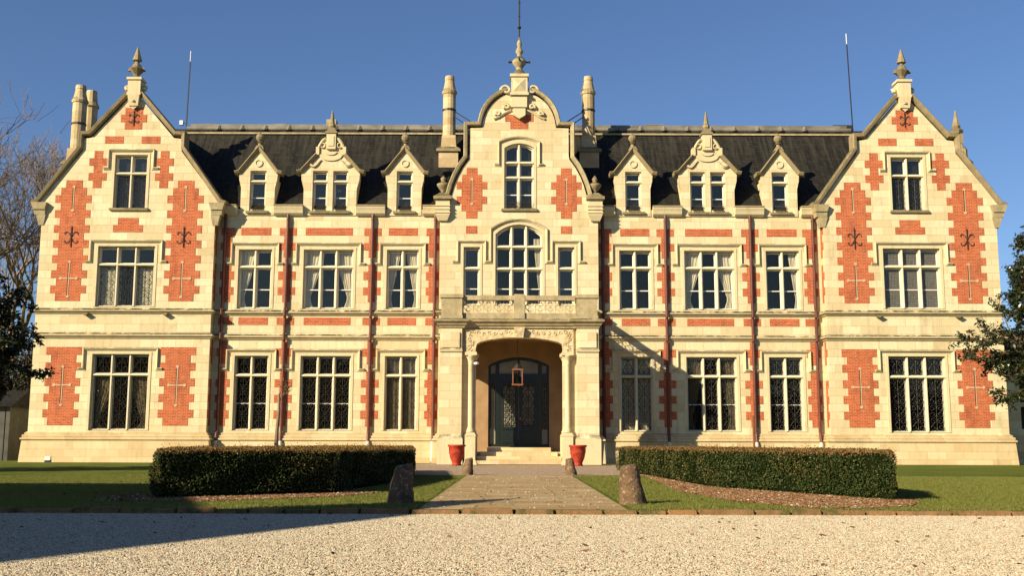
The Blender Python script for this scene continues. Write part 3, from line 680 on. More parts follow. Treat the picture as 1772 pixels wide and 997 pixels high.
for sx in (-1, 1):
    for a, b in gut:
        x0, x1 = sorted((sx * a, sx * b)); mb = MB()
        mb.elev([(x0, 12.0), (x1, 12.0)], [(-0.04, -0.03), (-0.04, -0.10), (0.06, -0.20), (0.20, -0.24), (0.34, -0.30), (0.40, -0.30), (0.40, 0.3), (-0.04, 0.3)])
        mb.build('eaves_cornice', 'trim', CH)
        MB().box(x0 - 0.01, x1 + 0.01, -0.33, 0.30, 12.402, 12.47).build('lead_gutter', 'coping', CH)
# ---- drainpipes
for sx in (-1, 1):
    for px_ in (4.08, 7.14, 11.28, 14.33):
        X = sx * px_; mb = MB(); y = -0.13
        mb.tube([(X, -0.10, 12.02), (X, y, 11.9), (X, y, 7.40), (X, -0.20, 7.30), (X, -0.20, 7.0), (X, y, 6.9), (X, y, 6.2), (X, -0.20, 6.10), (X, -0.20, 5.85), (X, y, 5.75), (X, y, 1.5), (X, -0.20, 1.38), (X, -0.27, 1.0)], 0.072, 8)
        for zz in (11.7, 9.7, 8.0, 6.5, 4.5, 2.8): mb.lathe(X, y, [(0.06, zz), (0.085, zz + 0.01), (0.085, zz + 0.07), (0.06, zz + 0.08)], 8)
        dp = mb.build('drainpipe', 'pipe', CH, smooth=False)
        m2 = MB().tube([(X, -0.28, 1.02), (X, -0.30, 0.12), (X, -0.38, 0.04)], 0.08, 8)
        m2.build('pipe_foot', 'pipewhite', dp)

# ---- windows
CACHE = {}
def window_parts(key, w_, h_, nl, trans, arch=0.0, bars=(), grl=(), cur=(), hood=None, sill=False, glass='glass', rail=False, leadlight=False):
    """meshes of a window about its sill centre; y grows into the wall"""
    if key in CACHE: return CACHE[key]
    out = []; hw = w_ / 2; mb = MB(); fw_ = 0.07; mw = 0.062
    def top(x):                                     # height of the head at x
        if not arch: return h_
        r = (hw * hw + arch * arch) / (2 * arch); return h_ - r + math.sqrt(max(0, r * r - x * x))
    outer = arched(w_, 0, h_ - arch, h_); inner = arched(w_ - 2 * fw_, 0.05, h_ - arch - fw_ * 0.6, h_ - fw_)
    mb.slab(outer, [inner], 0.10, 0.34)
    xsn = [-hw + fw_ + (w_ - 2 * fw_) * i / nl for i in range(nl + 1)]
    for x in xsn[1:-1]:
        t_ = top(abs(x)) - fw_ * 0.8
        mb.add([(x - mw, 0.12, 0.03), (x + mw, 0.12, 0.03), (x + mw, 0.12, t_), (x - mw, 0.12, t_), (x - mw * 0.4, 0.05, 0.03), (x + mw * 0.4, 0.05, 0.03), (x + mw * 0.4, 0.05, t_), (x - mw * 0.4, 0.05, t_), (x - mw, 0.33, 0.03), (x + mw, 0.33, 0.03), (x + mw, 0.33, t_), (x - mw, 0.33, t_)],
               [(4, 5, 6, 7), (0, 4, 7, 3), (5, 1, 2, 6), (8, 0, 3, 11), (1, 9, 10, 2), (4, 0, 1, 5), (7, 6, 2, 3), (0, 8, 9, 1), (3, 2, 10, 11)])
    for z in trans:
        mb.add([(-hw + 0.02, 0.125, z - mw), (hw - 0.02, 0.125, z - mw), (hw - 0.02, 0.125, z + mw * 1.2), (-hw + 0.02, 0.125, z + mw * 1.2), (-hw + 0.02, 0.035, z - mw * 0.5), (hw - 0.02, 0.035, z - mw * 0.5), (hw - 0.02, 0.035, z + mw * 0.2), (-hw + 0.02, 0.035, z + mw * 0.2), (-hw + 0.02, 0.325, z - mw), (hw - 0.02, 0.325, z - mw), (hw - 0.02, 0.325, z + mw * 1.2), (-hw + 0.02, 0.325, z + mw * 1.2)],
               [(4, 5, 6, 7), (0, 4, 7, 3), (5, 1, 2, 6), (8, 0, 3, 11), (1, 9, 10, 2), (4, 0, 1, 5), (7, 6, 2, 3), (0, 8, 9, 1), (3, 2, 10, 11)])
    out.append(('window', mb.mesh('window', 'mullion')))
    sh = MB(); pn = MB(); gr = MB(); zs = [0.04] + list(trans) + [None]
    for i in range(nl):
        x0, x1 = xsn[i] + (mw if i else 0.0), xsn[i + 1] - (mw if i < nl - 1 else 0.0)
        for j in range(len(zs) - 1):
            z0 = zs[j] + (mw if j else 0.01); z1 = (zs[j + 1] - mw) if zs[j + 1] is not None else None
            if z1 is None:
                zl = top(abs(x0)) - fw_ - 0.02; zr = top(abs(x1)) - fw_ - 0.02; zm = top(abs((x0 + x1) / 2)) - fw_ - 0.01
            else: zl = zr = zm = z1
            s = 0.042
            o_ = [(x0, z0), (x1, z0), (x1, zr), ((x0 + x1) / 2, zm + (0.0001)), (x0, zl)]
            n_ = [(x0 + s, z0 + s), (x1 - s, z0 + s), (x1 - s, zr - s), ((x0 + x1) / 2, zm - s + 0.0001), (x0 + s, zl - s)]
            sh.slab(o_, [n_], 0.235, 0.285)
            pn.add([(x, 0.262, z) for x, z in n_], [(0, 1, 2, 3, 4)])
            for b in bars:
                if j == 0: sh.box(x0 + s, x1 - s, 0.238, 0.28, b - 0.022, b + 0.022)
            if j in grl: grille(gr, x0 + 0.02, x1 - 0.02, z0 + 0.01, min(zl, zr) - 0.01, 0.19)
    out.append(('sash', sh.mesh('sash', 'wood'))); out.append(('pane', pn.mesh('pane', 'leaded' if leadlight else glass, fix=False)))
    if grl: out.append(('grille', gr.mesh('grille', 'iron')))
    if rail:
        rl = MB()
        for i in range(nl):
            x0, x1 = xsn[i] + 0.03, xsn[i + 1] - 0.03
            for zz in (0.10, 0.42): rl.tube([(x0, 0.0, zz), (x1, 0.0, zz)], 0.013, 4)
            m = 3
            for k in range(m):
                xc = x0 + (x1 - x0) * (k + 0.5) / m
                for hnd in (-1, 1): scroll(rl, xc, 0.30, (x1 - x0) / m * 0.5, 0.14, 0.0, 0.011, hand=hnd); scroll(rl, xc, 0.17, (x1 - x0) / m * 0.5, 0.12, 0.0, 0.011, hand=hnd, flip=-1)
        out.append(('guard_rail', rl.mesh('guard_rail', 'iron')))
    for c in cur:                                   # (x0, x1, z0, z1, tie) in window widths
        x0, x1, z0, z1, tie = c; cm = MB(); nx_, nz_ = 28, 14; vs_ = []
        for j in range(nz_ + 1):
            t = j / nz_; z = z0 + (z1 - z0) * t
            pinch = 1.0 if not tie else 0.28 + 0.72 * min(1, abs(t - 0.18) / 0.75) ** 0.9
            for i in range(nx_ + 1):
                u = i / nx_; xx = x0 + (x1 - x0) * u * pinch if tie != 2 else x1 + (x0 - x1) * u * pinch
                vs_.append((xx, 0.325 + 0.022 * math.sin(u * 34 + t * 1.5) + 0.012 * math.sin(u * 13), z))
        cm.add(vs_, [(j * (nx_ + 1) + i, j * (nx_ + 1) + i + 1, (j + 1) * (nx_ + 1) + i + 1, (j + 1) * (nx_ + 1) + i) for j in range(nz_) for i in range(nx_)])
        out.append(('curtain', cm.mesh('curtain', 'drape' if key[0] == 'g' and key != 'g2c' else 'curtain', True, False)))
    if hood:
        off, zt, zb = hood[:3]; q = hw + off
        if arch:
            a_ = arched(2 * q, zb, zt - arch, zt)[2:]
            path = [(-q - 0.20, zb + 0.02), (-q, zb), (-q, zt - arch - 0.05)] + [p for p in a_[::-1]] + [(q, zt - arch - 0.05), (q, zb), (q + 0.20, zb + 0.02)]
        else: path = [(-q - 0.24, zb), (-q, zb), (-q, zt), (q, zt), (q, zb), (q + 0.24, zb)]
        hm = MB(); hm.elev(path, [(0.035, 0.02), (0.035, -0.09), (0.01, -0.115), (-0.025, -0.10), (-0.04, -0.05), (-0.09, -0.035), (-0.11, 0.02)])
        out.append(('hood_mould', hm.mesh('hood_mould', 'trim')))
        # plain architrave between opening and hood
        ar = MB(); ar.slab(arched(w_ + 0.22, 0.0, h_ - arch + 0.11, h_ + 0.11) if not arch else arched(w_ + 0.22, 0.0, h_ - arch + 0.08, h_ + 0.11), [arched(w_ - 0.01, -0.001 + 0.002, h_ - arch, h_ - 0.002)], -0.025, 0.09)
        out.append(('architrave', ar.mesh('architrave', 'trim')))
    if sill: out.append(('sill', MB().elev([(-hw - 0.14, -0.02), (hw + 0.14, -0.02)], [(-0.08, -0.10), (0.0, -0.14), (0.035, -0.10), (0.05, 0.12), (-0.08, 0.12)]).mesh('sill', 'mossy')))
    CACHE[key] = out; return out
def window(parts, x, y, z, parent=CH):
    root = put(parts[0][0], parts[0][1], parent, (x, y, z))
    for nm, me in parts[1:]: put(nm, me, root)
    return root
def cpair(w_, h_, tie=True, z0=0.05):
    return [(-w_ / 2 + 0.03, -w_ * 0.10, z0, h_, 1 if tie else 0), (w_ * 0.10, w_ / 2 - 0.03, z0, h_, 2 if tie else 0)]
G2 = window_parts('g2', 1.56, 3.56, 2, [2.62], bars=[1.28], grl=(0, 1), hood=(0.36, 3.83, 2.92))
G2b = window_parts('g2b', 1.64, 3.56, 2, [2.62], bars=[1.28], grl=(0, 1), hood=(0.36, 3.83, 2.92))
G2c = window_parts('g2c', 1.56, 3.56, 2, [2.62], grl=(0, 1), hood=(0.36, 3.83, 2.92), cur=[(-0.75, 0.75, 0.0, 3.5, 0)])
G3d = window_parts('g3d', 2.44, 3.56, 3, [2.62], bars=[1.28], grl=(0, 1), hood=(0.40, 3.83, 2.92), cur=cpair(2.44, 3.5))
G2d = window_parts('g2d', 1.56, 3.56, 2, [2.62], grl=(0, 1), hood=(0.36, 3.83, 2.92), cur=[(-0.75, 0.7, 0.0, 3.5, 0)])
GTd = window_parts('gtd', 2.72, 3.60, 3, [2.62], grl=(0, 1), hood=(0.40, 3.86, 2.92), cur=cpair(2.72, 2.6))
G3 = window_parts('g3', 2.44, 3.56, 3, [2.62], bars=[1.28], grl=(0, 1), hood=(0.40, 3.83, 2.92))
GT = window_parts('gt', 2.72, 3.60, 3, [2.62], grl=(0, 1), hood=(0.40, 3.86, 2.92))
F2L = window_parts('f2l', 1.64, 2.91, 2, [2.05], bars=[0.95], hood=(0.32, 3.20, 2.22), cur=[(-0.8, 0.0, 0.05, 2.8, 1)])
F3 = window_parts('f3', 2.44, 2.91, 3, [2.05], bars=[0.95], hood=(0.34, 3.20, 2.22), cur=cpair(2.44, 2.85))
F2R = window_parts('f2r', 1.56, 2.91, 2, [2.05], bars=[0.95], hood=(0.32, 3.20, 2.22), cur=cpair(1.56, 2.85))
F2N = window_parts('f2n', 1.56, 2.91, 2, [2.05], bars=[0.95], hood=(0.32, 3.20, 2.22))
F2M = window_parts('f2m', 1.64, 2.91, 2, [2.05], bars=[0.95], hood=(0.32, 3.20, 2.22), cur=[(0.35, 0.8, 0.05, 2.8, 2)])
FT = window_parts('ft', 2.76, 2.94, 3, [2.05], grl=(0,), hood=(0.34, 3.20, 2.20), cur=cpair(2.76, 2.0, False))
FTR = window_parts('ftr', 2.76, 2.94, 3, [2.05], bars=[0.95], hood=(0.34, 3.20, 2.20), leadlight=True)
AT = window_parts('at', 1.60, 2.68, 2, [1.76], grl=(0,), hood=(0.30, 2.92, 2.02), sill=True, glass='skyglass')
for sx, row in ((-1, (G2d, G3, G2b)), (1, (G2c, G3d, G2b))):
    for cx, p in zip(BAYS, row): window(p, sx * cx, 0, 1.52)
for sx, row in ((-1, (F2R, F3, F2L)), (1, (F2N, F3, F2M))):
    for cx, p in zip(BAYS, row): window(p, sx * cx, 0, 7.37)
for sx, p in ((-1, FT), (1, FTR)):
    window(GTd if sx < 0 else GT, sx * TX, TY, 1.50); window(p, sx * TX, TY, 7.38); window(AT, sx * TX, TY, 12.18)
PS = window_parts('ps', 0.80, 2.84, 1, [1.80], bars=[0.82], hood=(0.27, 3.12, 2.12), glass='skyglass')
PC = window_parts('pc', 2.28, 3.96, 3, [1.78, 2.86], arch=0.48, bars=[0.82], hood=(0.22, 4.20, 2.12), cur=[(0.7, 1.1, 0, 3.3, 2)])
PT = window_parts('pt', 1.46, 3.30, 2, [1.58, 2.33], arch=0.24, bars=[0.75], hood=(0.26, 3.60, 2.22), sill=True, rail=True, glass='skyglass')
window(PS, -2.28, PY, 7.5); window(PS, 2.28, PY, 7.5); window(PC, 0, PY, 7.5); window(PT, 0, PY, 12.22)
# rooms behind the glass
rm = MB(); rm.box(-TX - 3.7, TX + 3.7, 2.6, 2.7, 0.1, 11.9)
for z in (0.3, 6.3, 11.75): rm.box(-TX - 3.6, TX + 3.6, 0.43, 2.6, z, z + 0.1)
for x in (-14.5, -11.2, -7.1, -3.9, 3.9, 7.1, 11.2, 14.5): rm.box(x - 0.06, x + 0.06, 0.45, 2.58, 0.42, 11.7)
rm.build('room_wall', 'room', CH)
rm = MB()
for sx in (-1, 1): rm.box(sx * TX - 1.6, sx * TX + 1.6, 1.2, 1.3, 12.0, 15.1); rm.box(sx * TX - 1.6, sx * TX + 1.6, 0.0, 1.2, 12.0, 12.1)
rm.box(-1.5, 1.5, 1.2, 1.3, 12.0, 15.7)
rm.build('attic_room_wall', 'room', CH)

# ---- dormers
def dormer_small(cx):
    w0 = 0.83
    out = [(-w0, 11.98), (w0, 11.98), (w0, 13.35), (w0 + 0.10, 13.75), (w0 + 0.12, 14.05), (0, 15.2), (-w0 - 0.12, 14.05), (-w0 - 0.10, 13.75), (-w0, 13.35)]
    mb = MB(); mb.slab(out, [rect(-0.40, 0.40, 12.17, 14.22)], -0.05, 0.40)
    for s2 in (-1, 1):
        x0, x1 = sorted((s2 * w0, s2 * (w0 - 0.2))); mb.box(x0, x1, 0.40, 1.6, 12.0, 13.9)
    mb.slab(arc(0, 14.60, 0.19, 0.19, 0, 345, 23), [arc(0, 14.60, 0.14, 0.14, 0, 345, 23)], -0.10, 0)
    mb.slab(arc(0, 14.60, 0.14, 0.14, 0, 345, 23), [], -0.065, 0)
    d = mb.build('dormer', 'stone', CH, (cx, 0, 0))
    cp = MB(); prof = [(0.0, -0.16), (0.09, -0.22), (0.13, -0.20), (0.13, 0.45), (-0.04, 0.45), (-0.04, -0.12)]
    cp.elev([(-w0 - 0.32, 14.06), (-w0 - 0.08, 14.10), (0, 15.28), (w0 + 0.08, 14.10), (w0 + 0.32, 14.06)], prof); cp.build('gable_coping', 'coping', d)
    fn = MB(); fn.frustum(0, 0.05, 15.28, 15.50, 0.24, 0.2, 0.13, 0.12); fn.lathe(0, 0.05, [(0.10, 15.5), (0.09, 15.62), (0.16, 15.66), (0.10, 15.72), (0.17, 15.80), (0.22, 15.92), (0.17, 16.06), (0.05, 16.14), (0.03, 16.2)], 12)
    fn.build('ball_finial', 'coping', d)
    rf = MB(); rf.slab([(w0 + 0.05, 13.9), (0, 15.12), (-w0 - 0.05, 13.9)], [], 0.38, 2.6); rf.build('dormer_roof', 'slate', d)
    for s2 in (-1, 1): pass
    for nm, me in window_parts('d', 0.80, 2.05, 1, [1.52], bars=[0.72], sill=True, rail=True, glass='skyglass'): put(nm, me, d, (0, -0.05, 12.17))
    return d
def dormer_big(cx):
    w0 = 1.30
    half = [(w0, 11.98), (w0, 13.3), (w0 + 0.12, 13.75), (w0 + 0.14, 14.1), (0.62, 14.95), (0.58, 15.35), (0.22, 15.85)]
    mb = MB(); mb.slab(half + [(-x, z) for x, z in reversed(half)], [rect(-0.87, -0.13, 12.17, 14.22), rect(0.13, 0.87, 12.17, 14.22)], -0.05, 0.40)
    for s2 in (-1, 1):
        x0, x1 = sorted((s2 * w0, s2 * (w0 - 0.2))); mb.box(x0, x1, 0.40, 1.6, 12.0, 13.9)
    d = mb.build('dormer', 'stone', CH, (cx, 0, 0))
    cp = MB(); prof = [(0.0, -0.16), (0.09, -0.22), (0.13, -0.20), (0.13, 0.45), (-0.04, 0.45), (-0.04, -0.12)]
    hp = [(w0 + 0.34, 14.10), (w0 + 0.10, 14.16), (0.66, 15.0)]
    cp.elev([(-x, z) for x, z in hp], prof); cp.elev([(x, z) for x, z in reversed(hp)], prof); cp.build('gable_coping', 'coping', d)
    rl = MB()
    for s2 in (-1, 1):
        rl.box(s2 * 0.66 - 0.08, s2 * 0.66 + 0.08, -0.14, 0.3, 15.02, 15.42)
        rl.tube([(s2 * (0.60 - 0.33 * t), -0.06, 15.42 + 0.42 * math.sin(t * PI / 2)) for t in np.linspace(0, 1, 8)], 0.08, 6)
        rl.tube([(s2 * (0.42 + 0.12 * math.cos(a)), -0.10, 15.50 + 0.12 * math.sin(a)) for a in np.linspace(0, 5.5, 10)], 0.035, 5)
        rl.tube([(s2 * (0.62 + 0.38 * t), -0.09, 14.62 - 0.10 * t - 0.12 * math.sin(t * PI)) for t in np.linspace(-0.4, 1, 10)], 0.05, 5, radii=list(np.linspace(0.03, 0.085, 10)))
    rl.slab(arc(0, 15.02, 0.56, 0.30, 180, 360, 16) + [(0.4, 15.08), (-0.4, 15.08)], [], -0.11, 0)
    rl.slab(arc(0, 15.16, 0.30, 0.16, 180, 360, 12) , [], -0.16, 0)
    rl.box(-0.23, 0.23, -0.18, 0.3, 15.30, 16.10); rl.box(-0.14, 0.14, -0.21, 0, 15.45, 15.95)
    rl.build('carved_crest', 'trim', d)
    fn = MB(); fn.box(-0.28, 0.28, -0.23, 0.35, 16.10, 16.20); fn.frustum(0, 0.05, 16.2, 16.42, 0.24, 0.22, 0.13, 0.13); fn.lathe(0, 0.05, [(0.14, 16.4), (0.19, 16.5), (0.17, 16.62), (0.13, 16.66), (0.03, 17.32)], 8, PI / 8)
    fn.build('obelisk_finial', 'coping', d)
    rf = MB(); rf.slab([(w0 + 0.05, 13.9), (0, 15.3), (-w0 - 0.05, 13.9)], [], 0.38, 2.8); rf.build('dormer_roof', 'slate', d)
    for s2 in (-1, 1):
        for nm, me in window_parts('db', 0.74, 2.05, 1, [1.52], bars=[0.72], sill=True, rail=True, glass='skyglass'): put(nm, me, d, (s2 * 0.5, -0.05, 12.17))
    return d
for sx in (-1, 1):
    for cx in (5.62, 12.83): dormer_small(sx * cx)
    dormer_big(sx * 9.28)
rb = MB()
for x in (-12.83, -9.28, -5.62, 5.62, 9.28, 12.83): rb.box(x - 0.75, x + 0.75, 0.85, 0.9, 12.0, 13.9)
rb.build('dormer_room_wall', 'room', CH)
# ---- main roof
RZ = 17.52
rf = MB(); rf.slab([(0.10, 12.1), (0.10, 12.40), (4.0, RZ), (6.4, RZ), (11.0, 12.0)], [], -TX + 0.5, TX - 0.5, fn=lambda a, b, c: (b, a, c))
rf.build('roof', 'slate', CH)
MB().box(-TX + 1.2, TX - 1.2, 3.62, 3.66, RZ - 0.36, RZ - 0.27).build('ridge_flashing', 'mossy', CH)
MB().tube([(-TX + 1.2, 4.0, RZ + 0.02), (TX - 1.2, 4.0, RZ + 0.02)], 0.12, 10).build('ridge_roll', 'lead', CH)
MB().elev([(-TX + 1.4, RZ + 0.15), (TX - 1.4, RZ + 0.15)], [(0, 4.02), (0.14, 4.02), (0.17, 4.2), (0, 4.3)]).build('ridge_capping', 'lead', CH)
rj = MB().lathe(0, 0, [(0.17, -0.06), (0.175, 0), (0.05, 0.22)], 8).mesh('ridge_joint', 'lead'); x = -16
while x < 16: put('ridge_joint', rj, CH, (x, 3.95, RZ)); x += 1.25
vn = MB()
for (a, b, c) in ((-16.76, 0.22, 0.10), (-12.85, 0.30, 0.1), (7.3, 0.42, 0.14)): vn.box(a - b, a + b, 4.4, 4.9, RZ + 0.1, RZ + 0.22 + c); vn.box(a - b - 0.06, a + b + 0.06, 4.35, 4.95, RZ + 0.26 + c, RZ + 0.32 + c)
vn.build('ridge_vent', 'lead', CH)
MB().box(16.9, 17.95, 4.3, 5.0, RZ + 0.15, RZ + 0.42).build('roof_hatch', 'iron', CH)
MB().box(-10.3, -9.78, 4.1, 4.7, RZ, RZ + 0.60).build('ridge_stack', 'mossy', CH)
# cross gutters and rods
# ---- chimneys
def chimney(x, y, zb, zt, r, two=False, base=True):
    b = MB()
    if base:
        b.box(x - 0.50, x + 0.50, y - 0.45, y + 0.45, zb - 3.2, zb - 0.15)
    b.frustum(x, y, zb, zb + 0.75, 0.40, 0.40, r * 1.05, r * 1.05)
    o = b.build('chimney', 'chimneystone', CH)
    c = MB(); c.box(x - 0.62, x + 0.62, y - 0.55, y + 0.55, zb - 0.15, zb - 0.02); c.frustum(x, y, zb - 0.02, zb + 0.12, 0.6, 0.52, 0.42, 0.42); c.build('chimney_cap', 'coping', o)
    s_ = MB(); s_.lathe(x, y, [(r, zb + 0.7), (r, zt - 1.0), (r * 1.12, zt - 0.97), (r * 1.22, zt - 0.85), (r * 0.98, zt - 0.70), (r * 0.72, zt - 0.25), (r * 0.78, zt - 0.2), (r * 0.72, zt)], 14); s_.build('chimney_shaft', 'chimneystone', o, smooth=False)
    k = MB(); k.lathe(x, y, [(r + 0.005, zb + 2.1), (r + 0.03, zb + 2.12), (r + 0.03, zb + 2.2), (r + 0.005, zb + 2.22)], 14); k.build('iron_band', 'iron', o)
    return o
for sx in (-1, 1):
    o = chimney(sx * 3.62, 2.5, 15.95, 19.95, 0.33)
    t = MB()
    t.tube([(sx * 3.35, 2.4, 18.05), (sx * 2.2, 0.2, 16.7)], 0.03, 5); t.tube([(sx * 3.35, 2.4, 17.75), (sx * 2.2, 0.2, 16.4)], 0.03, 5); t.build('stay_rod', 'iron', o)
o = chimney(-23.50, 4.0, 15.6, 19.9, 0.36)
# its second flue stands close behind
s_ = MB(); s_.lathe(-23.38, 5.2, [(0.36, 15.6), (0.36, 19.0), (0.44, 19.1), (0.33, 19.35), (0.27, 20.0)], 12); s_.box(-23.8, -22.9, 4.7, 5.5, 12, 15.7); s_.build('chimney', 'chimneystone', CH)
t = MB().tube([(-23.0, 4.0, 17.4), (-21.2, 3.0, 15.9)], 0.03, 5); t.build('stay_rod', 'iron', o)
# ---- side gable of the right tower seen on edge
sg = MB()
pr = [(3.2, 12.0), (3.2, 14.4), (3.6, 15.1), (3.6, 16.0), (4.1, 16.4), (4.35, 17.0), (4.9, 17.0), (5.2, 16.4), (5.7, 16.0), (5.7, 15.1), (6.2, 14.4), (6.2, 12.0)]
sg.slab(pr, [], 22.95, 23.75, fn=lambda a, b, c: (b, a, c))
for zz, xx in ((14.4, 24.25), (15.3, 24.0), (16.0, 23.8)): sg.lathe(xx, 4.4, [(0.1, zz), (0.45 - (zz - 14.4) * 0.12, zz + 0.25), (0.42 - (zz - 14.4) * 0.1, zz + 0.6), (0.1, zz + 0.85)], 10)
sg.build('side_gable', 'mossy', CH)
fn = MB(); fn.box(23.35, 23.85, 4.3, 4.8, 16.95, 17.5); fn.lathe(23.6, 4.55, [(0.30, 17.5), (0.38, 17.68), (0.2, 17.85), (0.24, 17.95), (0.18, 18.08), (0.03, 18.85)], 8); fn.build('obelisk_finial', 'coping', CH)
sg = MB(); sg.slab([(23.25 - y if False else y, z) for y, z in [(3.4, 12.2), (4.6, 16.2), (5.8, 12.2)]], [], 20.5, 22.8, fn=lambda a, b, c: (b, a, c)); sg.build('side_gable_roof', 'slate', CH)
# lower wing beyond the right tower
wg = MB(); wg.slab(rect(TX + TW - 0.1, 34, 0.02, 5.5), [rect(24.6, 26.2, 1.7, 2.8), rect(24.6, 26.2, 3.0, 5.0)], 1.3, 1.8); wg.build('wing_wall', 'stone', CH)
MB().plan([(TX + TW - 0.1, 1.3), (34, 1.3)], [(-0.05, 0.0), (0.22, 0.0), (0.16, 1.02), (0.12, 1.14), (0.08, 1.26), (0.02, 1.42), (-0.05, 1.42)]).build('plinth', 'plinth', CH)
MB().box(24.7, 26.1, 1.7, 1.75, 1.7, 5.0).build('wing_window', 'room', CH)
MB().slab([(1.2, 5.5), (4, 6.8), (9, 5.5)], [], TX + TW, 34, fn=lambda a, b, c: (b, a, c)).build('wing_roof', 'slate', CH)

# ---- porch
FP = -4.4
pw = MB()
op = [(-1.93, 0.1), (1.93, 0.1), (1.93, 5.12), (1.88, 5.30), (1.72, 5.39), (1.3, 5.49), (0.7, 5.57), (0, 5.60), (-0.7, 5.57), (-1.3, 5.49), (-1.72, 5.39), (-1.88, 5.30), (-1.93, 5.12)]
pw.slab([(-2.56, 0.02), (2.56, 0.02), (2.56, 6.0), (-2.56, 6.0)], [op], FP + 0.28, FP + 0.85)
for s2 in (-1, 1):
    x0, x1 = sorted((s2 * 2.53, s2 * 3.50))
    pw.box(x0, x1, FP + 0.02, FP + 0.95, 0.02, 6.0)
    pw.box(x0 + 0.10, x1 - 0.10, FP - 0.05, FP + 0.05, 5.12, 5.80)
    # side wall with an open arch
    arch_ = [(-3.05, 0.1), (-1.2, 0.1), (-1.2, 4.3), (-1.4, 4.75), (-1.8, 4.98), (-2.12, 5.04), (-2.45, 4.98), (-2.85, 4.75), (-3.05, 4.3)]
    pw.slab([(FP + 0.95, 0.02), (PY - 0.002, 0.02), (PY - 0.002, 6.0), (FP + 0.95, 6.0)], [arch_], s2 * 3.42, s2 * 2.95, fn=lambda a, b, c: (b, a, c))
pw.box(-3.4, 3.4, FP + 0.3, PY - 0.003, 5.80, 6.02)
P0 = pw.build('porch', 'stone', CH)
pc = MB()
for s2 in (-1, 1):
    x0, x1 = sorted((s2 * 2.58, s2 * 3.45))
    pc.plan([(x0, FP + 0.9), (x0, FP + 0.02), (x1, FP + 0.02), (x1, FP + 0.9)], [(-0.01, 0.02), (0.12, 0.02), (0.12, 1.12), (0.08, 1.2), (0.02, 1.3), (-0.01, 1.32)])
    pc.plan([(x0, FP + 0.9), (x0, FP + 0.02), (x1, FP + 0.02), (x1, FP + 0.9)], [(-0.01, 4.90), (0.06, 4.94), (0.08, 5.02), (0.02, 5.12), (-0.01, 5.12)])
pc.build('pier_moulding', 'trim', CH)
MB().slab([(-2.93, 0.56), (2.93, 0.56), (2.93, 5.79), (-2.93, 5.79)], [arched(2.88, 0.77, 4.62, 5.0)], PY - 0.03, PY - 0.005).build('porch_lining', 'ochre', CH)  # sheet added over the wall to carry the reflected warm tone
MB().box(-2.93, 2.93, FP + 0.87, PY - 0.035, 5.74, 5.795).build('porch_ceiling', 'ochre', CH)
# columns in the jambs, on pedestals
for s2 in (-1, 1):
    for yy, xx, rr in ((FP + 0.16, 2.13, 0.115), (FP + 1.02, 2.08, 0.10)):
        X = s2 * xx; ped = MB()
        ped.box(X - 0.24, X + 0.22, yy - 0.2, yy + 0.2, 0.02, 1.25); ped.frustum(X, yy, 1.25, 1.40, 0.26, 0.22, 0.17, 0.17); ped.frustum(X, yy, 0.0, 0.2, 0.30, 0.26, 0.24, 0.2)
        col = MB().lathe(X, yy, [(0.18, 1.40), (0.20, 1.45), (0.15, 1.50), (0.16, 1.55), (rr, 1.62), (rr, 4.38), (0.13, 4.42), (0.11, 4.46), (0.16, 4.62), (0.22, 4.74), (0.24, 4.78)], 14).build('column', 'trim', CH, smooth=True)
        ped.build('pedestal', 'trim', col)
        MB().box(X - 0.26, X + 0.26, yy - 0.22, yy + 0.24, 4.78, 4.92).build('abacus', 'trim', col)
cv = MB()
top_ = [(2.42, 5.98), (-2.42, 5.98)]
cv.slab([(-2.40, 4.92), (-1.93, 4.92), (-1.93, 5.12), (-1.88, 5.30), (-1.72, 5.39), (-1.3, 5.49), (-0.7, 5.57), (0, 5.60), (0.7, 5.57), (1.3, 5.49), (1.72, 5.39), (1.88, 5.30), (1.93, 5.12), (1.93, 4.92), (2.40, 4.92), (2.40, 5.96), (-2.40, 5.96)], [], FP + 0.18, FP + 0.30)
# leaf scrolls carved over the arch
for s2 in (-1, 1):
    for k in range(9):
        xx = 0.38 + k * 0.235; zz = 5.79 + 0.03 * math.sin(k * 2.1)
        cv.tube([(s2 * (xx + (0.10 - 0.012 * i) * math.cos(i * 0.75 + k)), FP + 0.165, zz + (0.10 - 0.012 * i) * math.sin(i * 0.75 + k)) for i in range(8)], 0.012, 5)
    for k in range(7):
        zz = 5.02 + k * 0.13; xx = 2.16 + 0.06 * math.sin(k * 1.9)
        cv.tube([(s2 * (xx + (0.11 - 0.013 * i) * math.cos(i * 0.8 + k)), FP + 0.165, zz + (0.09 - 0.012 * i) * math.sin(i * 0.8 + k)) for i in range(8)], 0.020, 5)
cv.build('carved_spandrel', 'carved', CH)
kk = MB(); kk.add([(-0.17, FP + 0.0, 5.56), (0.17, FP + 0.0, 5.56), (0.24, FP - 0.08, 6.02), (-0.24, FP - 0.08, 6.02), (-0.17, FP + 0.35, 5.56), (0.17, FP + 0.35, 5.56), (0.24, FP + 0.35, 6.02), (-0.24, FP + 0.35, 6.02)],
                  [(0, 1, 2, 3), (4, 7, 6, 5), (0, 4, 5, 1), (1, 5, 6, 2), (2, 6, 7, 3), (3, 7, 4, 0)]); kk.build('keystone', 'carved', CH)
